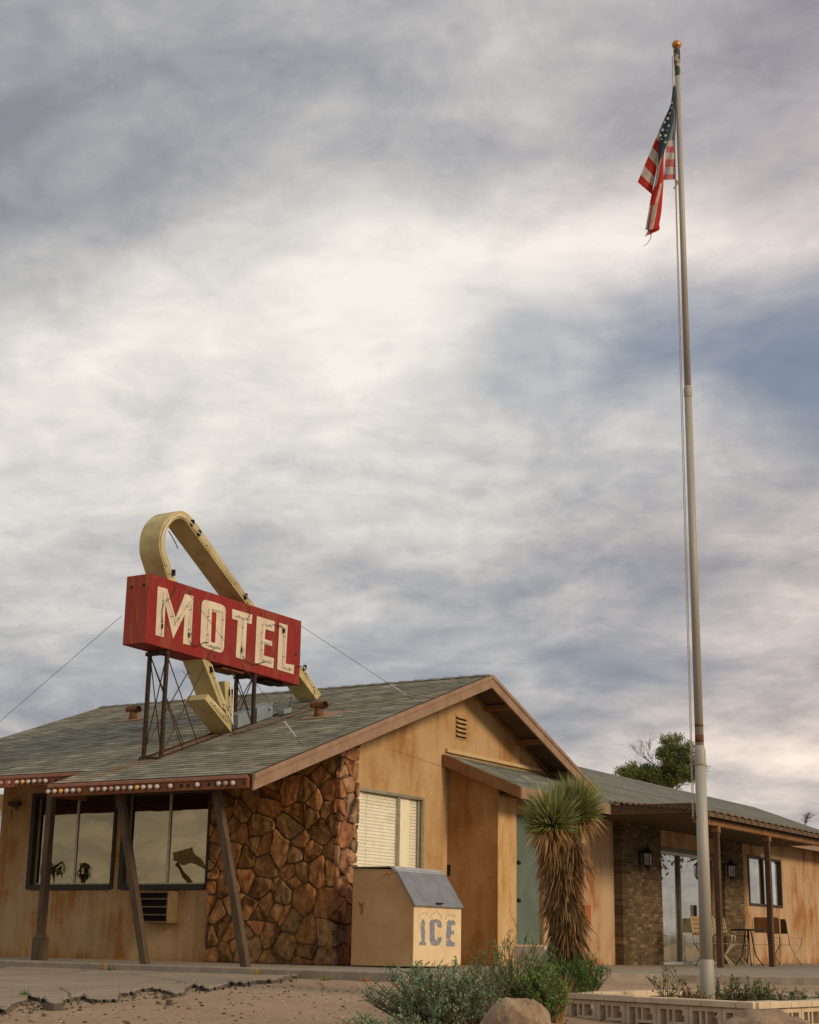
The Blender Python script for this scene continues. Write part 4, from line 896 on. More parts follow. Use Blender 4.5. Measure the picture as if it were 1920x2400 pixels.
MB().box(IX0-.01, IXH-.06, IY0-.015, IY1, IZ1+.001, IZ1+.02).build('top_panel', 'alu_dark', I)
MB().box(IX1+.0, IX1+.05, (IY0+IY1)/2-.08, (IY0+IY1)/2+.08, IZF+.035, IZF+.05).build('lid_handle', 'black_metal', I)
MB().ball((IXH-.08, IY0-.02, IZ1-.07), .025, 8, 5).build('latch', 'brass', I)
c7 = lambda x, y: (820+x/6.16, 2000+y/6.16)
XI = IX1+.0065
flat_letter('letter', [(1040, 955), (1062, 945), (1090, 1010), (1078, 1060), (1088, 1150), (1078, 1200), (1090, 1215), (1075, 1265), (1102, 1290), (1100, 1325), (1005, 1325), (1000, 1290), (1035, 1268), (1030, 1180), (1022, 1060), (1030, 1000)], XI, .002, 'ice_ink', I, c7)
flat_letter('letter', [(1160, 975), (1190, 950), (1215, 965), (1250, 945), (1290, 965), (1318, 985), (1325, 1075), (1262, 1062), (1262, 1010), (1232, 1005), (1225, 1080), (1225, 1215), (1245, 1262), (1262, 1250), (1270, 1215), (1325, 1205), (1322, 1270), (1290, 1320), (1225, 1340), (1175, 1320), (1150, 1250), (1155, 1100), (1150, 1020)], XI, .002, 'ice_ink', I, c7)
flat_letter('letter', [(1400, 1000), (1430, 955), (1455, 975), (1480, 955), (1505, 975), (1525, 1000), (1520, 1040), (1470, 1030), (1462, 1105), (1478, 1120), (1505, 1110), (1505, 1175), (1465, 1170), (1450, 1215), (1465, 1270), (1520, 1290), (1515, 1345), (1393, 1340), (1395, 1240), (1388, 1160), (1400, 1090)], XI, .002, 'ice_ink', I, c7)
for pts in ([(1005, 940), (1015, 885), (1050, 860), (1100, 850), (1120, 890)], [(1165, 935), (1175, 895), (1215, 865), (1260, 835), (1280, 870), (1315, 900), (1322, 950)], [(1380, 960), (1390, 900), (1425, 880), (1460, 900), (1500, 885), (1525, 930)]):
    P = [at(*c7(x, y), 'X', XI+.001) for x, y in pts]; MB().tube(P, .0035, 4).build('snow_outline', 'ice_ink', I)
P = at(856, 2113, 'Y', IY0); flat = MB(); flat.box(P.x-.03, P.x+.02, IY0-.003, IY0-.0005, P.z-.1, P.z+.05); 
c8 = lambda x, y: at(820+x/6.16, 2000+y/6.16, 'Y', IY0-.003)
mb = MB(); q = [c8(125, 690), c8(165, 740), c8(205, 700), c8(190, 800), c8(190, 870), c8(150, 880), c8(165, 800), c8(135, 745)]; mb.prism(q, (0, .0025, 0)); mb.build('paint_chip', 'trim_brown', I)
# ------------------------------------------------------------------ FLAGPOLE + FLAG
FPX_, FPY_ = -5.43, 13.92
def pole_at(y):   # height on pole at image row y
    lo, hi = -1., 12.
    for _ in range(50):
        m_ = (lo+hi)/2
        if proj((FPX_, FPY_, m_))[1] > y: lo = m_
        else: hi = m_
    return lo
zb, z1, z2, z3, zt = zg(FPX_, FPY_)-.05, pole_at(2250), pole_at(1765), pole_at(925), pole_at(112)
FP = thing('flagpole', (FPX_, FPY_, zb), 'tall stepped grey steel flagpole with gold ball standing in the block planter', 'flagpole')
def seg(name, pts, mat='pole_paint', par=FP, n=20): return MB().tube([(FPX_, FPY_, z) for z, r in pts], [r for z, r in pts], n).build(name, mat, par, smooth=True)
seg('pole_base', [(zb, .066), (z1, .064), (z1+.004, .062)]); seg('pole_section', [(z1, .058), (z2-.1, .051)]); seg('collar', [(z2-.12, .052), (z2-.1, .054), (z2+.02, .054), (z2+.07, .042)])
seg('pole_section', [(z2, .0405), (z3, .0365)]); seg('collar', [(z3-.03, .037), (z3-.02, .041), (z3+.06, .041), (z3+.09, .034)]); seg('pole_section', [(z3, .0335), (zt, .026)])
seg('rust_band', [(z2+.10, .0412), (z2+.17, .0412)], 'rust_metal'); seg('rust_band', [(z2+.245, .0411), (z2+.27, .0411)], 'rust_metal')
seg('truck', [(zt-.34, .0285), (zt-.30, .03), (zt-.2, .031), (zt-.18, .034), (zt-.02, .036), (zt, .02)], 'truck_paint')
MB().ball((FPX_, FPY_, zt+.035), .05, 16, 12).build('finial_ball', 'brass', FP, smooth=True)
rt = Vector(CM[0])
zfl = pole_at(420)
MB().tube([Vector((FPX_, FPY_, zt-.1))-rt*.05, Vector((FPX_, FPY_, z3))-rt*.058, Vector((FPX_, FPY_, 1.5))-rt*.075], .004, 5).build('halyard', 'rope', FP); MB().tube([Vector((FPX_, FPY_, zfl))-rt*.06, Vector((FPX_, FPY_, z3))-rt*.072, Vector((FPX_, FPY_, 1.5))-rt*.087], .004, 5).build('halyard', 'rope', FP)
zc = pole_at(1915); MB().bar(Vector((FPX_, FPY_, zc))-rt*.08, Vector((FPX_, FPY_, zc))+rt*.075, .02, .015).build('cleat', 'dark_steel', FP)
c6 = lambda x, y: (1450+x/4.148, 80+y/4.148)
def fpt(x, y, off=0):
    px, py = c6(x, y); D = proj((FPX_, FPY_, pole_at(py)))[2]; return atd(px, py, D-off)
FLAG = MB().build('american_flag', 'cloth'); FLAG.location = (0, 0, 0)
RED, WHT, BLU, PNK, PWH = (.55, .035, .025), (.62, .53, .46), (.035, .075, .10), (.60, .20, .19), (.60, .55, .54)
def sheet(rowsL, rowsR, offL, offR, colfn, mb, nu=14, k=8, bulge=.03):
    L = dens(rowsL, k); Rr = dens(rowsR, k); n = len(L)
    grid = []
    for i in range(n):
        row = []
        for j in range(nu+1):
            t = j/nu; x = L[i][0]*(1-t)+Rr[i][0]*t; y = L[i][1]*(1-t)+Rr[i][1]*t
            o_ = offL*(1-t)+offR*t+bulge*sin(pi*t)+.012*sin(6.5*t+i*.12); row.append(fpt(x, y, o_))
        grid.append(row)
    for i in range(n-1):
        for j in range(nu):
            mb.face([grid[i][j], grid[i][j+1], grid[i+1][j+1], grid[i+1][j]], colfn((i+.5)/(n-1), (j+.5)/nu))
mb = MB()
def c_hoist(v, u):  # faded hoist fold, light shining through it painted into the paler colours
    if v < .535: return (.28, .30, .38)
    s = int((v-.535)/.0775); return PNK if s % 2 == 1 else PWH
sheet([(550, 512), (505, 830), (470, 1010), (455, 1200), (438, 1418)], [(556, 512), (556, 830), (552, 1000), (548, 1200), (552, 1412)], 0, -.02, c_hoist, mb, 6, 26, .01)
def c_left(v, u):
    if v < .535: return BLU if u > .4 or v < .38 else (.09, .13, .18)
    s = int((v-.535)/.0775); return RED if s % 2 == 1 else WHT
sheet([(530, 515), (506, 680), (440, 840), (368, 1005), (276, 1220), (186, 1440)], [(556, 515), (535, 700), (480, 900), (415, 1060), (365, 1330), (322, 1556)], .07, .05, c_left, mb, 10, 20, .03)
def c_mid(v, u):
    if v < .46-.05*u: return BLU
    if v < .60: return WHT if u < .62-2.6*(v-.46) else RED
    q = u+1.1*(v-.60)
    if v < .80: return RED if q < .62 else WHT if q < .86 else RED
    return WHT if u < .12 else RED if u < .26 else WHT if u < .66-.5*(v-.8) else RED
sheet([(524, 640), (462, 840), (402, 1040), (384, 1240), (348, 1470), (322, 1560), (290, 1740), (262, 1905)], [(548, 640), (520, 840), (490, 1010), (440, 1165), (436, 1400), (426, 1580), (412, 1740), (385, 1890)], .12, .11, c_mid, mb, 30, 22, .05)
sheet([(285, 1820), (300, 1870), (258, 1968)], [(395, 1855), (393, 1905), (290, 1950)], .10, .10, lambda v, u: RED if u > .25 else WHT, mb, 6, 6, .02)
FLAG.data = mb.build('tmp', 'cloth', smooth=False).data; bpy.data.objects.remove(bpy.data.objects['tmp']); FLAG.data.name = 'flag_cloth'
tag(FLAG, 'frayed American flag hanging limp with red stripes and blue star field near the pole top', 'flag')
md = FLAG.modifiers.new('t', 'SOLIDIFY'); md.thickness = .003
smb = MB()
for (x, y, s) in ((480, 820, 20), (448, 855, 16), (487, 890, 15), (428, 930, 20), (408, 985, 16), (457, 985, 18), (458, 1050, 18), (520, 668, 13), (518, 715, 10), (500, 770, 11), (418, 1020, 10), (470, 935, 8)):
    pts = []
    for k in range(10):
        a_ = -pi/2+k*pi/5+.4; r = s*(1 if k % 2 == 0 else .42); pts.append(fpt(x+r*cos(a_), y+r*sin(a_), .205))
    cen = fpt(x, y, .205)
    for k in range(10): smb.face([cen, pts[k], pts[(k+1) % 10]], (.62, .58, .48))
o = smb.build('star', 'cloth', FLAG)
MB().tube([fpt(318, 1940, .1), fpt(312, 1985, .1), fpt(280, 2035, .1), fpt(240, 2062, .1)], [.006, .005, .004, .003], 5).build('frayed_thread', 'flag_rope', FLAG)
MB().tube([fpt(552, 1412, 0), fpt(572, 1440, 0), fpt(560, 1470, 0), fpt(540, 1500, 0)], .010, 5).build('clip', 'rope', FLAG); MB().tube([fpt(552, 500, 0), fpt(556, 520, 0)], .02, 6).build('clip', 'rope', FLAG)
# ------------------------------------------------------------------ PLANTER
C0, C1, C2, C3 = Vector((-4.68, 13.07, 0)), Vector((-6.89, 13.93, 0)), Vector((-6.52, 16.0, 0)), Vector((-4.35, 15.4, 0))
PZ = -.09; PG = lambda P: zg(P.x, P.y)-.08
PLT = thing('block_planter', (-5.6, 14.4, -.5), 'low garden planter of cream decorative screen blocks with cap stones around the flagpole', 'planter')
def blockwall(A_, B_, holes=True, seed=0):
    d = (B_-A_); L = d.length; d.normalize(); n = Vector((d.y, -d.x, 0)); n = n if n.y < 0 or n.x > .7 else -n
    r = random.Random(seed); s = 0.0; th = .10; zt_ = PZ-.055; z0 = zt_-.385
    P = lambda s, z, o: Vector((A_.x+d.x*s+n.x*o, A_.y+d.y*s+n.y*o, z))
    first = True
    while s < L-.05:       # caps
        l = min(.20 if first else .395, L-s); first = False; dzz = r.uniform(-.004, .004)
        MB().hexa([P(s+.004, zt_+.003, .03), P(s+l-.003, zt_+.003, .03), P(s+l-.003, zt_+.003, -.17), P(s+.004, zt_+.003, -.17)], [P(s+.004, PZ+dzz, .03), P(s+l-.003, PZ+dzz, .03), P(s+l-.003, PZ+dzz, -.17), P(s+.004, PZ+dzz, -.17)]).build('cap_stone', 'cap_concrete', PLT, bevel=.006)
        s += l
    s = .07
    MB().hexa([P(0.005, z0, -.002), P(.065, z0, -.002), P(.065, z0, -th), P(.005, z0, -th)], [P(0.005, zt_, -.002), P(.065, zt_, -.002), P(.065, zt_, -th), P(.005, zt_, -th)]).build('end_block', 'block_concrete', PLT)
    U = .385
    while s < L-.02:
        w = min(U-.008, L-s); mb = MB()
        def bx(a, b2, c, dd): mb.hexa([P(s+a, z0+c, 0), P(s+b2, z0+c, 0), P(s+b2, z0+c, -th), P(s+a, z0+c, -th)], [P(s+a, z0+dd, 0), P(s+b2, z0+dd, 0), P(s+b2, z0+dd, -th), P(s+a, z0+dd, -th)])
        if w < .2: bx(0, w, 0, .383)
        else:
            k_ = 1.28; H_ = .383; fr = .045; e = w-fr
            def by(a, b2, c, dd): bx(fr+a*k_, min(fr+b2*k_, e), c*k_, dd*k_)
            bx(0, fr, 0, H_); bx(e, w, 0, H_); bx(fr, e, 0, .038); bx(fr, e, .345, H_)
            by(.06, .30, .168, .190); by(.06, .08, .190, .2695); by(.115, .135, .190, .2695)
            by(.06, .08, .08, .168); by(.165, .185, .03, .115); by(.08, .165, .115, .135); by(0, .06, .08, .10)
        mb.build('screen_block', 'block_concrete', PLT, bevel=.003); s += U
blockwall(C1, C0, seed=1); blockwall(C0, C3, seed=2); blockwall(C1, C2, seed=3); blockwall(C2, C3, seed=4)
# soil inside
mb = MB(); q = [C0, C1, C2, C3]; cc = sum(q, Vector())/4; q = [cc+(p_-cc)*.94 for p_ in q]
mb.hexa([(p_.x, p_.y, -.9) for p_ in q], [(p_.x, p_.y, -.24) for p_ in q]); struct(mb.build('planter_soil', 'desert_ground'))
# boulders
def gp0(px, D):
    P = atd(px, 2300, D); return Vector((P.x, P.y, zg(P.x, P.y)))
def boulder(px, py, r, sc_, label, seed, sink=.35):
    D = None; P = gnd(px, py); mbm = bmesh.new(); bmesh.ops.create_icosphere(mbm, subdivisions=5, radius=1)
    for v in mbm.verts:
        n = v.co.normalized(); d = 1+.22*mnoise.noise(n*1.3+Vector((seed, 0, 0)))+.10*mnoise.noise(n*3.1+Vector((0, seed, 0)))+.04*mnoise.noise(n*8+Vector((0, 0, seed)))-.05*abs(mnoise.noise(n*2.2+Vector((seed, 3, 0))))**.5+.015*mnoise.noise(n*22)
        v.co = Vector((n.x*d*r*sc_[0], n.y*d*r*sc_[1], n.z*d*r*sc_[2]))
    me = bpy.data.meshes.new('boulder'); mbm.to_mesh(me); mbm.free(); me.materials.append(MATS['boulder_rock']); me.polygons.foreach_set('use_smooth', [True]*len(me.polygons))
    o = bpy.data.objects.new('boulder', me); COL.objects.link(o); o.location = P+Vector((0, 0, r*sc_[2]*(1-2*sink)*.5)); return tag(o, label, 'boulder', 'rounded desert boulders')
b1 = boulder(1205, 2470, .31, (.95, .85, 1.05), 'rounded brown boulder among the shrubs left of the planter', 2.3)
q_ = gp0(1205, 10.9); b1.location = (q_.x, q_.y, -.31)
b2_ = boulder(1800, 2500, .43, (1.12, .8, .72), 'large pale rounded boulder in front of the planter corner', 7.7)
# ------------------------------------------------------------------ PLANTS
def leafq(mb, p, d, L, w, col, rnd):
    d = d.normalized(); a = d.cross(Vector((rnd.uniform(-1, 1), rnd.uniform(-1, 1), rnd.uniform(-1, 1))))
    if a.length < 1e-3: return
    a = a.normalized()*w/2; m_ = p+d*L*.5; mb.face([p, m_+a, p+d*L, m_-a], col)
def shrub(name, P, rad, hgt, nst, leaf, cols, label, cat, seed, spread=1.0, leafden=60, lw=.45, up=.6, group=None, stemcol='bark', droop=.0):
    r = random.Random(seed); T = thing(name, P, label, cat, group); st = MB(); lf = MB()
    for s in range(nst):
        a = r.uniform(0, 2*pi); rr = rad*sqrt(r.random())*spread; h = hgt*r.uniform(.45, 1.0)*(1-.35*(rr/rad)**2)
        b = P+Vector((r.uniform(-.3, .3)*rad*.5, r.uniform(-.3, .3)*rad*.5, 0)); tip = P+Vector((cos(a)*rr, sin(a)*rr, h)); mid = b.lerp(tip, .5)+Vector((0, 0, h*.12))+Vector((r.uniform(-1, 1), r.uniform(-1, 1), 0))*rad*.08
        pts = [b, mid, tip]; st.tube(pts, [.006, .004, .002], 4, cap=False)
        col0 = r.choice(cols); n = int(leafden*r.uniform(.7, 1.2))
        nb = 5
        for k in range(nb):
            t = r.uniform(.35, 1.0); q = (b*(1-t)*(1-t)+mid*2*t*(1-t)+tip*t*t); bd = Vector((r.uniform(-1, 1), r.uniform(-1, 1), r.uniform(.1, 1.2)*up*2)).normalized(); bl_ = hgt*r.uniform(.08, .22)
            e = q+bd*bl_; st.tube([q, e], [.003, .0015], 3, cap=False)
            for m_ in range(n//nb):
                u = r.random(); p_ = q.lerp(e, u); dd = (bd*.8+Vector((r.uniform(-1, 1), r.uniform(-1, 1), r.uniform(-.6, 1)))).normalized(); kk = r.uniform(.65, 1.3)
                leafq(lf, p_, dd, leaf*r.uniform(.6, 1.3), leaf*lw, tuple(c*kk for c in col0), r)
    st.build('stems', stemcol, T); lf.build('foliage', 'leaf', T); return T
SAGE = [(.23, .34, .20), (.20, .31, .17), (.29, .39, .24), (.16, .26, .14)]
GRN = [(.15, .27, .06), (.18, .30, .075), (.12, .22, .05), (.21, .29, .10)]
BRT = [(.10, .20, .045), (.12, .22, .05), (.08, .17, .04)]
def gp(px, D):    # ground point seen at column px, camera depth D
    lo, hi = 2150, 4000
    for _ in range(40):
        m_ = (lo+hi)/2; P = atd(px, m_, D)
        if P.z > zg(P.x, P.y): lo = m_
        else: hi = m_
    return atd(px, lo, D)
shrub('sage_bush', gp(1010, 12.5), .60, .66, 170, .026, SAGE, 'wide grey green sagebrush spreading in front of the ice chest', 'bush', 41, leafden=80, lw=.42)
shrub('sage_bush', gp(915, 11.7), .45, .33, 70, .024, SAGE, 'low straggly sagebrush sprawling at the left foot of the bushes', 'bush', 42, leafden=60, lw=.42)
shrub('broom_bush', gp(1195, 13.5), .48, .88, 90, .032, GRN, 'taller green wispy bush between the sagebrush and the yucca', 'bush', 43, leafden=55, lw=.22, up=1.2)
shrub('broom_bush', gp(1115, 13.0), .36, .68, 70, .026, [(.20, .27, .13), (.18, .24, .11)], 'grey green upright bush growing just right of the ice chest', 'bush', 46, leafden=60, lw=.3, up=1.0)
shrub('green_bush', gp(1378, 15.9), .26, .55, 60, .045, BRT, 'small green bush to the right of the yucca foot', 'bush', 47, leafden=50, lw=.2, up=1.3)
shrub('green_bush', gp(1318, 14.95), .34, .60, 170, .05, BRT, 'bright green grassy bush at the foot of the yucca', 'bush', 44, leafden=60, lw=.16, up=1.4)
shrub('green_bush', gp(1262, 13.3), .26, .60, 150, .035, GRN, 'dark green low bush tucked behind the left boulder', 'bush', 45, leafden=60, lw=.25, up=1.0)
# dry grass tuft
def tuft(P, n, L, w, cols, label, name, seed, spread=.5, cat='grass tuft', grp=None, mat='blade'):
    r = random.Random(seed); mb = MB()
    for i in range(n):
        a = r.uniform(0, 2*pi); t = r.uniform(.1, spread); d = Vector((cos(a)*t, sin(a)*t, 1)).normalized(); l = L*r.uniform(.5, 1.1); b = P+Vector((cos(a), sin(a), 0))*r.uniform(0, .05); s = d.cross(Vector((0, 0, 1))).normalized()*w/2
        p1 = b+d*l*.5; p2 = b+d*l+Vector((d.x, d.y, -.25))*l*.35; c_ = r.choice(cols)
        mb.face([b-s, b+s, p1+s*.8, p1-s*.8], c_); mb.face([p1-s*.8, p1+s*.8, p2], c_)
    return tag(mb.build(name, mat), label, cat, grp)
DRY = [(.42, .24, .07), (.36, .20, .06), (.46, .29, .10)]
tuft(gp(1304, 13.9), 190, .50, .012, DRY, 'dry orange grass clump against the left end of the planter', 'dry_grass', 51, .45)
tuft(Vector((-14.55, 15.93, -.09)), 30, .16, .008, DRY, 'tiny dry weed at the walkway edge below the left window', 'dry_weed', 52, .4, 'weed', 'weeds along the walkway edge'); tuft(Vector((-14.4, 15.9, -.09)), 50, .10, .008, BRT, 'small green weed beside the dry one at the walkway edge', 'green_weed', 53, .9, 'weed', 'weeds along the walkway edge')
tuft(gnd(55, 2332, .06), 40, .06, .008, BRT, 'small green weed sprouting from the asphalt at far left', 'green_weed', 57, 1.2, 'weed', 'weeds along the walkway edge')
tuft(Vector((-10.9, 15.75, -.12)), 90, .10, .009, GRN+DRY, 'green and dry weeds growing along the walkway edge right of the asphalt tip', 'green_weed', 54, 1.6, 'weed', 'weeds along the walkway edge')
tuft(Vector((-12.0, 15.85, -.1)), 40, .16, .008, DRY, 'dry straw weed where the slanted post meets the walkway', 'dry_weed', 56, .8, 'weed', 'weeds along the walkway edge')
tuft(Vector((-10.35, 15.78, -.12)), 60, .10, .008, DRY, 'dry weed against the kerb left of the sagebrush', 'dry_weed', 58, .8, 'weed', 'weeds along the walkway edge')
# planter weeds
WD = [(.11, .19, .06), (.13, .21, .07), (.09, .155, .05), (.17, .19, .07)]
pr2 = random.Random(77); k_ = 0
for (px, D, h, nl, lab, cols) in ((1565, 15.2, .40, 12, 'thin leafy weed at the back left of the planter', WD), (1620, 14.6, .28, 18, 'brownish low weed left of the flagpole base', [(.25, .16, .05), (.2, .15, .05), (.1, .13, .04)]),
        (1690, 14.2, .36, 22, 'leafy weed just right of the flagpole base', WD), (1735, 14.3, .32, 26, 'bushy weed in the middle right of the planter', WD), (1785, 14.1, .34, 34, 'densest dark green weed above the big boulder', WD),
        (1840, 14.4, .24, 18, 'sprawling weed near the right of the planter', WD), (1895, 14.6, .26, 16, 'weed at the right edge of the planter', WD), (1665, 13.6, .22, 22, 'dry brown weed in front of the pole', [(.28, .17, .06), (.22, .14, .05), (.12, .13, .04)])):
    P = gp(px, D); P.z = -.25; r = shrub('planter_weed', P, .20, h*1.1, nl, .026, cols, lab, 'weed', 200+k_, leafden=20, lw=.6, up=.8, group='weeds in the planter'); k_ += 1
# ------------------------------------------------------------------ YUCCA
YD = 15.4
def yp(px, py, D=YD): return atd(px, py, D)
YB = gp(1330, YD)
Yc = thing('yucca_tree', YB, 'shaggy yucca tree with two green spiky heads and a skirt of dead brown leaves', 'yucca')
axis = [YB, yp(1332, 2200), yp(1325, 2100), yp(1312, 2010), yp(1300, 1955)]
MB().tube(axis, [.13, .13, .12, .10, .08], 12).tube([yp(1322, 2040), yp(1342, 1985), yp(1350, 1940)], [.10, .09, .07], 10).build('trunk', 'bark', Yc, smooth=True)
yr = random.Random(9)
def blade(mb, b, d, L, w, col, droop=0.0):
    d = d.normalized(); s = d.cross(Vector((yr.uniform(-1, 1), yr.uniform(-1, 1), yr.uniform(-1, 1)))).normalized()*w/2
    m_ = b+d*L*.55; e = b+(d+Vector((0, 0, -droop))).normalized()*L; mb.face([b-s*.7, b+s*.7, m_+s, m_-s], col); mb.face([m_-s, m_+s, e], col)
def head(cx, cy, D, n, L, seed):
    mb = MB(); br = MB(); c = yp(cx, cy, D)
    up = Vector((0, 0, 1))
    for i in range(n):
        z = yr.uniform(-.30, 1); a = yr.uniform(0, 2*pi); q = sqrt(max(0, 1-z*z)); d = Vector((q*cos(a), q*sin(a), z+.12))
        k = yr.uniform(.55, 1.4); col = yr.choice([(.22, .28, .08), (.27, .31, .10), (.18, .235, .065), (.31, .32, .13), (.40, .31, .14)])
        blade(mb, c+d*.04, d, L*yr.uniform(.66, 1.10)*(.62+.38*max(z, 0)), .013, tuple(x*k for x in col), .10 if z < 0 else .0)
    for i in range(n//6):
        z = yr.uniform(-.9, -.05); a = yr.uniform(0, 2*pi); q = sqrt(1-z*z); d = Vector((q*cos(a), q*sin(a), z)); blade(br, c+d*.04, d, L*yr.uniform(.4, .8), .014, yr.choice([(.40, .235, .09), (.31, .18, .07), (.46, .30, .12)]), .35)
    mb.build('leaf_head', 'blade', Yc); br.build('dry_leaves', 'blade', Yc)
head(1295, 1940, YD-.10, 1500, .44, 1); head(1350, 1914, YD+.12, 1500, .44, 2)
sk = MB()
for i in range(5200):
    t = yr.random(); t = t**.9; seg_ = t*(len(axis)-1); i0 = min(int(seg_), len(axis)-2); c = axis[i0].lerp(axis[i0+1], seg_-i0)
    if yr.random() < .12: c = yp(1345, 1975).lerp(yp(1320, 2040), yr.random())
    a = yr.uniform(0, 2*pi); out = Vector((cos(a), sin(a), 0)); rr = .08+.04*sin(pi*min(1, t*1.15))
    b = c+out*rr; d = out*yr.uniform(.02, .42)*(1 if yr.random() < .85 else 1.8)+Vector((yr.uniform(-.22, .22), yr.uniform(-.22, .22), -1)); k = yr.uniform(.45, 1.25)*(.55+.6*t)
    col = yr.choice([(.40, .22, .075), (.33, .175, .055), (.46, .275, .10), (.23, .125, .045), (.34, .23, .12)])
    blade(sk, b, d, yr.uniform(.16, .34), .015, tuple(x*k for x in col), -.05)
sk.build('dead_leaf_skirt', 'blade', Yc)
# ------------------------------------------------------------------ TREES
def tree(name, P, h, crown_r, label, seed, cols, nclump=60, leaf=.14, nleaf=60, flat=.6, lean=(0, 0), cz=.7, clumpr=.5, cat='tree'):
    r = random.Random(seed); T = thing(name, P, label, cat); top = P+Vector((lean[0], lean[1], h)); mb = MB()
    mb.tube([P, P.lerp(top, .35)+Vector((.1, 0, 0)), P.lerp(top, .7), top], [h*.035, h*.028, h*.017, h*.005], 8); lf = MB(); cen = P+Vector((lean[0]*.7, lean[1]*.7, h*cz))
    for i in range(nclump):
        d = Vector((r.gauss(0, 1), r.gauss(0, 1), r.gauss(0, 1))).normalized()*(r.random()**.4); q = cen+Vector((d.x*crown_r, d.y*crown_r, d.z*crown_r*flat)); b = P.lerp(top, r.uniform(.45, .85)); mb.tube([b, b.lerp(q, .6)+Vector((0, 0, -.1)), q], [h*.010, h*.006, h*.002], 5, cap=False)
        col = r.choice(cols); cr_ = clumpr*r.uniform(.5, 1.2); dirn = (q-b).normalized()
        for k in range(nleaf):
            g = Vector((r.gauss(0, .5), r.gauss(0, .5), r.gauss(0, .4)))*cr_; kk = r.uniform(.6, 1.35); leafq(lf, q+g, dirn+Vector((r.uniform(-1, 1), r.uniform(-1, 1), r.uniform(-.3, 1))), leaf*r.uniform(.6, 1.4), leaf*.4, tuple(c*kk for c in col), r)
    mb.build('trunk', 'bark', T, smooth=True); lf.build('crown', 'leaf', T); return T
def gz(px, py, D): return atd(px, py, D)
def pine(px, lobes, D, label, seed, cols):
    r = random.Random(seed); PT = gz(px, 1850, D); P = Vector((PT.x, PT.y, -.1)); T = thing('pine_tree', P, label, 'tree'); mb = MB(); lf = MB(); topz = gz(px, lobes[0][1], D).z; top = Vector((PT.x, PT.y, topz)); mb.tube([P, P.lerp(top, .5)+Vector((.08, 0, 0)), top], [.22, .17, .05], 8)
    for (lx, ly, rx, ry, n) in lobes:
        c = gz(lx, ly, D); m_ = D/FPX
        for i in range(n):
            a, b2 = r.uniform(0, 2*pi), r.random()**.5; q = c+Vector(CM[0])*(cos(a)*b2*rx*m_)+Vector((0, 0, sin(a)*b2*ry*m_))+Vector(CM[2])*r.uniform(-.8, .8)*rx*m_
            b = P.lerp(top, r.uniform(.80, .97)); b = b if b.z < q.z+.3 else Vector((b.x, b.y, q.z-.2)); mb.tube([b, b.lerp(q, .6)+Vector((0, 0, -.08)), q], [.035, .02, .008], 4, cap=False)
            col = r.choice(cols); dirn = (q-b).normalized()
            for k in range(85):
                g = Vector((r.gauss(0, .5), r.gauss(0, .5), r.gauss(0, .35)))*.26; kk = r.uniform(.55, 1.45); leafq(lf, q+g, dirn*.7+Vector((r.uniform(-1, 1), r.uniform(-1, 1), r.uniform(-.1, 1.1))), r.uniform(.07, .19), .035, tuple(x*kk for x in col), r)
    mb.build('trunk', 'bark', T, smooth=True); lf.build('crown', 'leaf', T)
pine(1563, [(1583, 1768, 38, 38, 56), (1612, 1806, 32, 24, 34), (1500, 1816, 46, 17, 40), (1550, 1824, 42, 18, 34), (1470, 1812, 18, 8, 7)], 62, 'green pine tree rising behind the ridge of the side wing', 61, [(.13, .165, .04), (.16, .19, .05), (.10, .13, .035)])
tr_ = random.Random(5)
def twigs(mb, p, d, L, w, n):
    e = p+d*L; mb.tube([p, e], [w, w*.6], 3, cap=False)
    if n == 0: return
    for k in range(3): twigs(mb, p+d*L*tr_.uniform(.4, 1), (d+Vector((tr_.uniform(-.6, .6), tr_.uniform(-.6, .6), tr_.uniform(-.25, .5)))).normalized(), L*tr_.uniform(.55, .8), w*.62, n-1)
for (px, py, D, L, lab, lean) in ((1535, 1795, 63, .62, 'leafless thin twigs beside the pine behind the wing roof', -.55), (1885, 1940, 52, .26, 'wispy bare bush peeking over the canopy at the far right', .1)):
    q = gz(px, py, D); mb = MB(); mb.tube([(q.x, q.y, -.1), q], [.07, .03], 6)
    for k in range(3): twigs(mb, q, (Vector(CM[0])*(lean+tr_.uniform(-.5, .5))+Vector((0, 0, .8))).normalized(), L, .014, 4)
    tag(mb.build('bare_tree', 'bark'), lab, 'bare tree')
# large tree right of the view, seen in the sliding door reflection
tree('shade_tree', Vector((-4.2, 44.5, -.1)), 9.5, 5.2, 'broad shade tree outside the frame mirrored in the sliding door glass', 71, [(.05, .075, .02), (.065, .09, .025)], 120, .22, 45, .50, cz=.53, clumpr=.8)
def palm(P, h, label, seed):
    r = random.Random(seed); T = thing('palm_tree', P, label, 'palm', 'palms across the road'); MB().tube([P, P+Vector((.1, 0, h*.5)), P+Vector((0, 0, h))], [.12, .1, .09], 8).build('trunk', 'bark', T); mb = MB(); c = P+Vector((0, 0, h))
    for i in range(60):
        a = r.uniform(0, 2*pi); e = r.uniform(-.6, 1.0); d = Vector((cos(a), sin(a), e)).normalized(); s = d.cross(Vector((0, 0, 1))).normalized()*.05; m_ = c+d*.34; t_ = c+d*.55+Vector((0, 0, -.2)); mb.face([c-s*.2, c+s*.2, m_+s, m_-s], (.05, .07, .02)); mb.face([m_-s, m_+s, t_], (.05, .07, .02))
    mb.build('crown', 'leaf', T)
def refl(px, py, dist):    # point seen mirrored in the front wall
    P = at(px, py, 'Y', YF+.07); d = (P-Vector(CP)).normalized(); d.y = -d.y; return P+d*dist
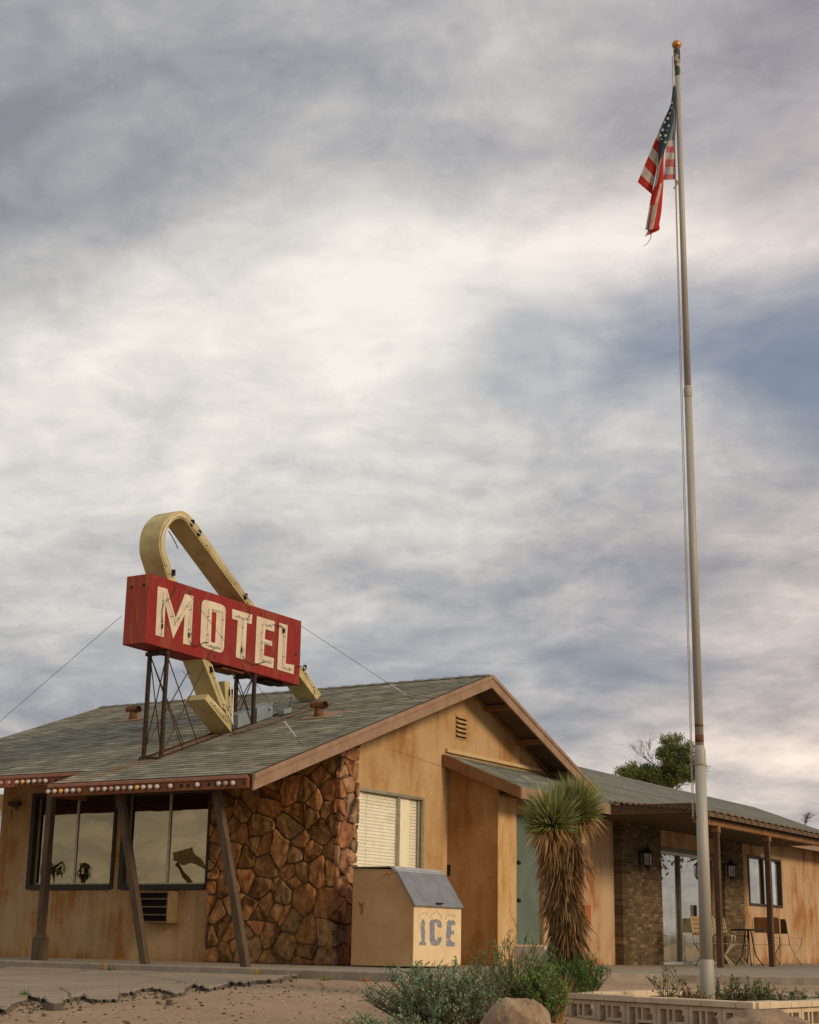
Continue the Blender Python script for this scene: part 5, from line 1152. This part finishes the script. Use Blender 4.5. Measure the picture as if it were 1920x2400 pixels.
for (px, py, l, s) in ((125, 2032, 'nearer palm across the road mirrored in the left front window', 1), (196, 2040, 'second palm across the road mirrored in the left front window', 2)):
    Q = refl(px, py, 60); palm(Vector((Q.x, Q.y, -.9)), Q.z+.9, l, s)
Q = refl(443, 1990, 16); Q2 = refl(490, 2040, 16); Q3 = refl(405, 2018, 16); Q4 = refl(405, 2000, 16)
T = thing('shade_canopy', (Q.x, Q.y, -.9), 'angled cloth canopy on a pole mirrored in the right front window', 'canopy')
MB().prism([Q4, Q, Q2, Q3], (.0, -.05, .0)).build('cloth', 'canopy_cloth', T); Q5 = refl(415, 2025, 16.1); Q6 = refl(450, 2068, 16.1); MB().tube([Q5, Q6, (Q6.x, Q6.y-.2, -.9)], .07, 8).build('pole', 'bark', T)
# ------------------------------------------------------------------ PATIO FURNITURE
def chair(px, X, rot, label, wood=False, low=False):
    P = at(px, 2270, 'X', X); T = thing('patio_chair', (0, 0, 0), label, 'chair', 'folding chairs on the porch')
    mb = MB()
    for s in (-1, 1):
        mb.tube([(s*.26, -.24, .0), (s*.26, .20, .46)], .014, 6); mb.tube([(s*.26, .24, .0), (s*.26, -.22, .46)], .014, 6); mb.tube([(s*.26, -.25, .60), (s*.26, .22, .62)], .014, 6); mb.tube([(s*.26, -.22, .46), (s*.26, -.25, .60)], .012, 6)
        mb.tube([(s*.26, .20, .44), (s*.26, .30, .95)], .014, 6)
    mb.tube([(-.26, -.24, .01), (.26, -.24, .01)], .012, 6); mb.tube([(-.26, .24, .01), (.26, .24, .01)], .012, 6); mb.build('frame', 'chair_cream', T, smooth=True)
    s_ = MB()
    for k in range(6): y = -.2+k*.075; s_.box(-.25, .25, y, y+.06, .45, .458)
    s_.build('seat', 'chair_strap', T); b_ = MB()
    if wood: b_.prism([(-.24, .235, .68), (.24, .235, .68), (.24, .30, .98), (-.24, .30, .98)], (0, .015, 0))
    else:
        for k in range(5): z = .58+k*.075; b_.box(-.25, .25, .24+.015*k, .248+.015*k, z, z+.06)
    b_.build('backrest', 'chair_wood' if wood else 'chair_strap', T)
    T.location = (X, P.y, -.05); T.rotation_euler = (0, 0, rot)
chair(1800, -10.95, radians(200), 'folding patio chair with a dark wood back panel left of the second porch post', True)
chair(1842, -11.2, radians(165), 'folding patio chair with a dark wood back panel right of the second porch post', True)
chair(1716, -11.2, radians(80), 'folding strap chair between the brick pier and the bistro table')
chair(1672, -10.9, radians(60), 'folding strap chair half hidden behind the flagpole and first porch post')
P = at(1757, 2270, 'X', -10.9); T = thing('bistro_table', (P.x, P.y, -.05), 'small round dark metal bistro table between the porch chairs', 'table')
MB().tube([(P.x, P.y, .66), (P.x, P.y, .69)], .34, 24).build('table_top', 'black_metal', T)
for k in range(4):
    a = k*pi/2+.5; mb = MB().tube([(P.x+.05*cos(a), P.y+.05*sin(a), .66), (P.x+.10*cos(a), P.y+.10*sin(a), .35), (P.x+.14*cos(a), P.y+.14*sin(a), .18), (P.x+.30*cos(a), P.y+.30*sin(a), -.04)], .012, 6).build('leg', 'black_metal', T, smooth=True)
# ------------------------------------------------------------------ WORLD
W = bpy.data.worlds.new('World'); S.world = W; W.use_nodes = True; nt = W.node_tree; nt.nodes.clear()
SUN_EL, SUN_DIR = radians(24), Vector((.95, -.10, .0)).normalized()
out = N(nt, 'ShaderNodeOutputWorld'); bg = N(nt, 'ShaderNodeBackground'); nt.links.new(bg.outputs[0], out.inputs[0]); bg.inputs[1].default_value = .10
sky = N(nt, 'ShaderNodeTexSky', sky_type='NISHITA'); sky.sun_disc = False; sky.sun_elevation = SUN_EL; sky.sun_rotation = atan2(SUN_DIR.x, SUN_DIR.y); sky.air_density = 1.2; sky.dust_density = 1.5
tc = N(nt, 'ShaderNodeTexCoord'); D = tc.outputs['Generated']
sep = N(nt, 'ShaderNodeSeparateXYZ'); nt.links.new(D, sep.inputs[0])
zz = mth(nt, 'ADD', mth(nt, 'MAXIMUM', sep.outputs[2], 0.0), .26)
cx = N(nt, 'ShaderNodeCombineXYZ'); nt.links.new(mth(nt, 'DIVIDE', sep.outputs[0], zz), cx.inputs[0]); nt.links.new(mth(nt, 'DIVIDE', sep.outputs[1], zz), cx.inputs[1])
mp = N(nt, 'ShaderNodeMapping'); mp.inputs['Rotation'].default_value = (0, 0, -YAW+.05); mp.inputs['Scale'].default_value = (1.0, 1.12, 1); mp.inputs['Location'].default_value = (3.1, 1.7, 0); nt.links.new(cx.outputs[0], mp.inputs[0]); CV = mp.outputs[0]
def wn(s, det, rough, dist=0.0, off=0.0):
    n = N(nt, 'ShaderNodeTexNoise'); n.inputs['Scale'].default_value = s; n.inputs['Detail'].default_value = det; n.inputs['Roughness'].default_value = rough; n.inputs['Distortion'].default_value = dist
    if off:
        m2 = N(nt, 'ShaderNodeMapping'); m2.inputs['Location'].default_value = (off, off*.7, 0); nt.links.new(CV, m2.inputs[0]); nt.links.new(m2.outputs[0], n.inputs['Vector'])
    else: nt.links.new(CV, n.inputs['Vector'])
    return n.outputs[0]
def blob(px, py, rad, soft=1.0, sx=1.0, sy=1.0):
    """soft patch of sky round a compass direction"""
    d = Vector(ray(px, py)).normalized(); rt_ = Vector(CM[0]); up_ = d.cross(rt_).normalized()*-1; rt_ = up_.cross(d).normalized()*-1
    def dp(v):
        n = N(nt, 'ShaderNodeVectorMath', operation='DOT_PRODUCT'); nt.links.new(D, n.inputs[0]); n.inputs[1].default_value = v; return n.outputs['Value']
    a = mth(nt, 'DIVIDE', dp(rt_), rad*sx); b = mth(nt, 'DIVIDE', dp(up_), rad*sy); f = mth(nt, 'GREATER_THAN', dp(d), 0.0)
    r2 = mth(nt, 'ADD', mth(nt, 'MULTIPLY', a, a), mth(nt, 'MULTIPLY', b, b)); return mth(nt, 'MULTIPLY', mth(nt, 'POWER', 2.718, mth(nt, 'MULTIPLY', r2, -1.0)), f)
big = wn(1.2, 4, .5, .1); med = wn(3.4, 7, .58, .3, 4.0); fine = wn(9.5, 8, .62, .3, 9.0)
base = mth(nt, 'ADD', mth(nt, 'MULTIPLY', big, .26), mth(nt, 'ADD', mth(nt, 'MULTIPLY', med, .44), mth(nt, 'MULTIPLY', fine, .30)))
bias = mth(nt, 'MULTIPLY', blob(1040, 640, .125, sx=1.35, sy=.72), .15)
for (px, py, r_, sx, sy, a_) in ((950, 820, .12, 1.7, .8, .03), (330, 850, .11, 1.7, .6, .03), (620, 900, .12, 1.5, .8, .03), (60, 60, .10, 1.2, 1.2, -.05), (1900, 150, .08, 1, 1, -.03), (250, 780, .10, 1.6, .6, .05), (1000, 120, .16, 2.2, .7, -.02), (250, 150, .14, 1.3, 1.0, -.06), (1250, 330, .13, 1.5, .8, -.04), (150, 520, .07, 1.6, .7, -.06), (1800, 590, .07, 1.5, .45, .05), (1700, 1250, .12, 1.4, .8, -.02), (800, 1350, .16, 1.8, .8, -.025), (1150, 1560, .14, 1.6, .7, -.02), (1750, 900, .09, 1.6, .6, -.05), (1680, 350, .06, 1.5, .5, -.05), (1820, 1790, .04, 1.8, .5, .20), (1700, 1810, .012, 3.0, .6, -.12), (1850, 1845, .012, 3.5, .6, -.14), (1780, 1500, .03, 1.8, .6, .08), (1850, 1390, .025, 1.8, .6, .07), (300, 1050, .15, 2.0, .55, .06), (850, 1130, .12, 2.0, .45, .05), (1750, 1480, .06, 1.8, .7, .07), (1250, 600, .11, 1.6, .6, .11), (450, 720, .10, 1.5, .7, -.06), (1100, 850, .08, 1.5, .7, .04), (520, 930, .035, 1.8, .5, -.06), (900, 1010, .04, 2.2, .5, -.05), (1550, 420, .09, 1.4, .6, .03), (1450, 100, .08, 1.4, .8, .02)):
    bias = mth(nt, 'ADD', bias, mth(nt, 'MULTIPLY', blob(px, py, r_, sx=sx, sy=sy), a_))
dens_ = mth(nt, 'ADD', base, bias)
cloud = ramp(nt, dens_, [(.33, (2.6, 2.65, 3.0)), (.42, (3.65, 3.7, 3.95)), (.50, (4.85, 4.8, 4.8)), (.585, (6.4, 6.2, 5.95)), (.74, (9.3, 8.8, 8.0))])
# opening of blue sky at right
gap = mth(nt, 'MAXIMUM', mth(nt, 'MULTIPLY', blob(1960, 840, .115, sx=1.9, sy=.55), 1.1), mth(nt, 'MULTIPLY', blob(1450, 1080, .07, sx=2.6, sy=.5), .42))
gap = mth(nt, 'MAXIMUM', gap, mth(nt, 'MULTIPLY', blob(1150, 1560, .10, sx=3.0, sy=.55), .52))
gf = ramp(nt, mth(nt, 'ADD', gap, mth(nt, 'MULTIPLY', mth(nt, 'SUBTRACT', med, .5), -1.3)), [(.16, 0.0), (1.0, .85)])
blue = mix(nt, .2, (1.9, 2.5, 3.4), sky.outputs[0])
c = mix(nt, gf, cloud, blue)
# pink tint to the right edge & upper right, warm low horizon
c = mix(nt, mth(nt, 'MULTIPLY', blob(1900, 200, .14, sx=1.2, sy=1.3), .45), c, mix(nt, 1.0, c, (1.06, .90, .93), 'MULTIPLY'))
c = mix(nt, mth(nt, 'MULTIPLY', blob(1900, 1600, .09, sx=1.6, sy=1.3), .7), c, mix(nt, 1.0, c, (1.16, 1.0, .93), 'MULTIPLY'))
low = ramp(nt, sep.outputs[2], [(.0, 1.0), (.16, 0.0)]); c = mix(nt, mth(nt, 'MULTIPLY', low, .5), c, mix(nt, 1.0, c, (1.16, 1.03, .93), 'MULTIPLY'))
# ground side of the world below the horizon
gr = ramp(nt, sep.outputs[2], [(.0, 0.0), (.012, 1.0)]); c = mix(nt, gr, (1.6, 1.3, 1.0), c)
nt.links.new(c, bg.inputs[0])
sun = bpy.data.lights.new('sun', 'SUN'); sun.energy = 2.2; sun.angle = radians(14); sun.color = (1, .78, .52)
so = bpy.data.objects.new('sun', sun); COL.objects.link(so); dv = Vector((SUN_DIR.x*cos(SUN_EL), SUN_DIR.y*cos(SUN_EL), sin(SUN_EL))); so.rotation_euler = dv.to_track_quat('Z', 'Y').to_euler(); so.location = dv*50
# ------------------------------------------------------------------ CAMERA
cd = bpy.data.cameras.new('camera'); co = bpy.data.objects.new('camera', cd); COL.objects.link(co); S.camera = co
cd.sensor_fit = 'VERTICAL'; cd.sensor_height = 24; cd.lens = FPX/2400*24; cd.clip_end = 3000; cd.clip_start = .1
Mx = Matrix((CM[0], CM[1], -CM[2])).transposed().to_4x4(); Mx.translation = Vector(CP); co.matrix_world = Mx
S.render.engine = 'CYCLES'; S.view_settings.view_transform = 'Standard'; S.view_settings.look = 'None'; S.view_settings.exposure = 0; S.view_settings.gamma = 1
S.cycles.use_denoising = True; S.cycles.max_bounces = 8; S.cycles.transparent_max_bounces = 16
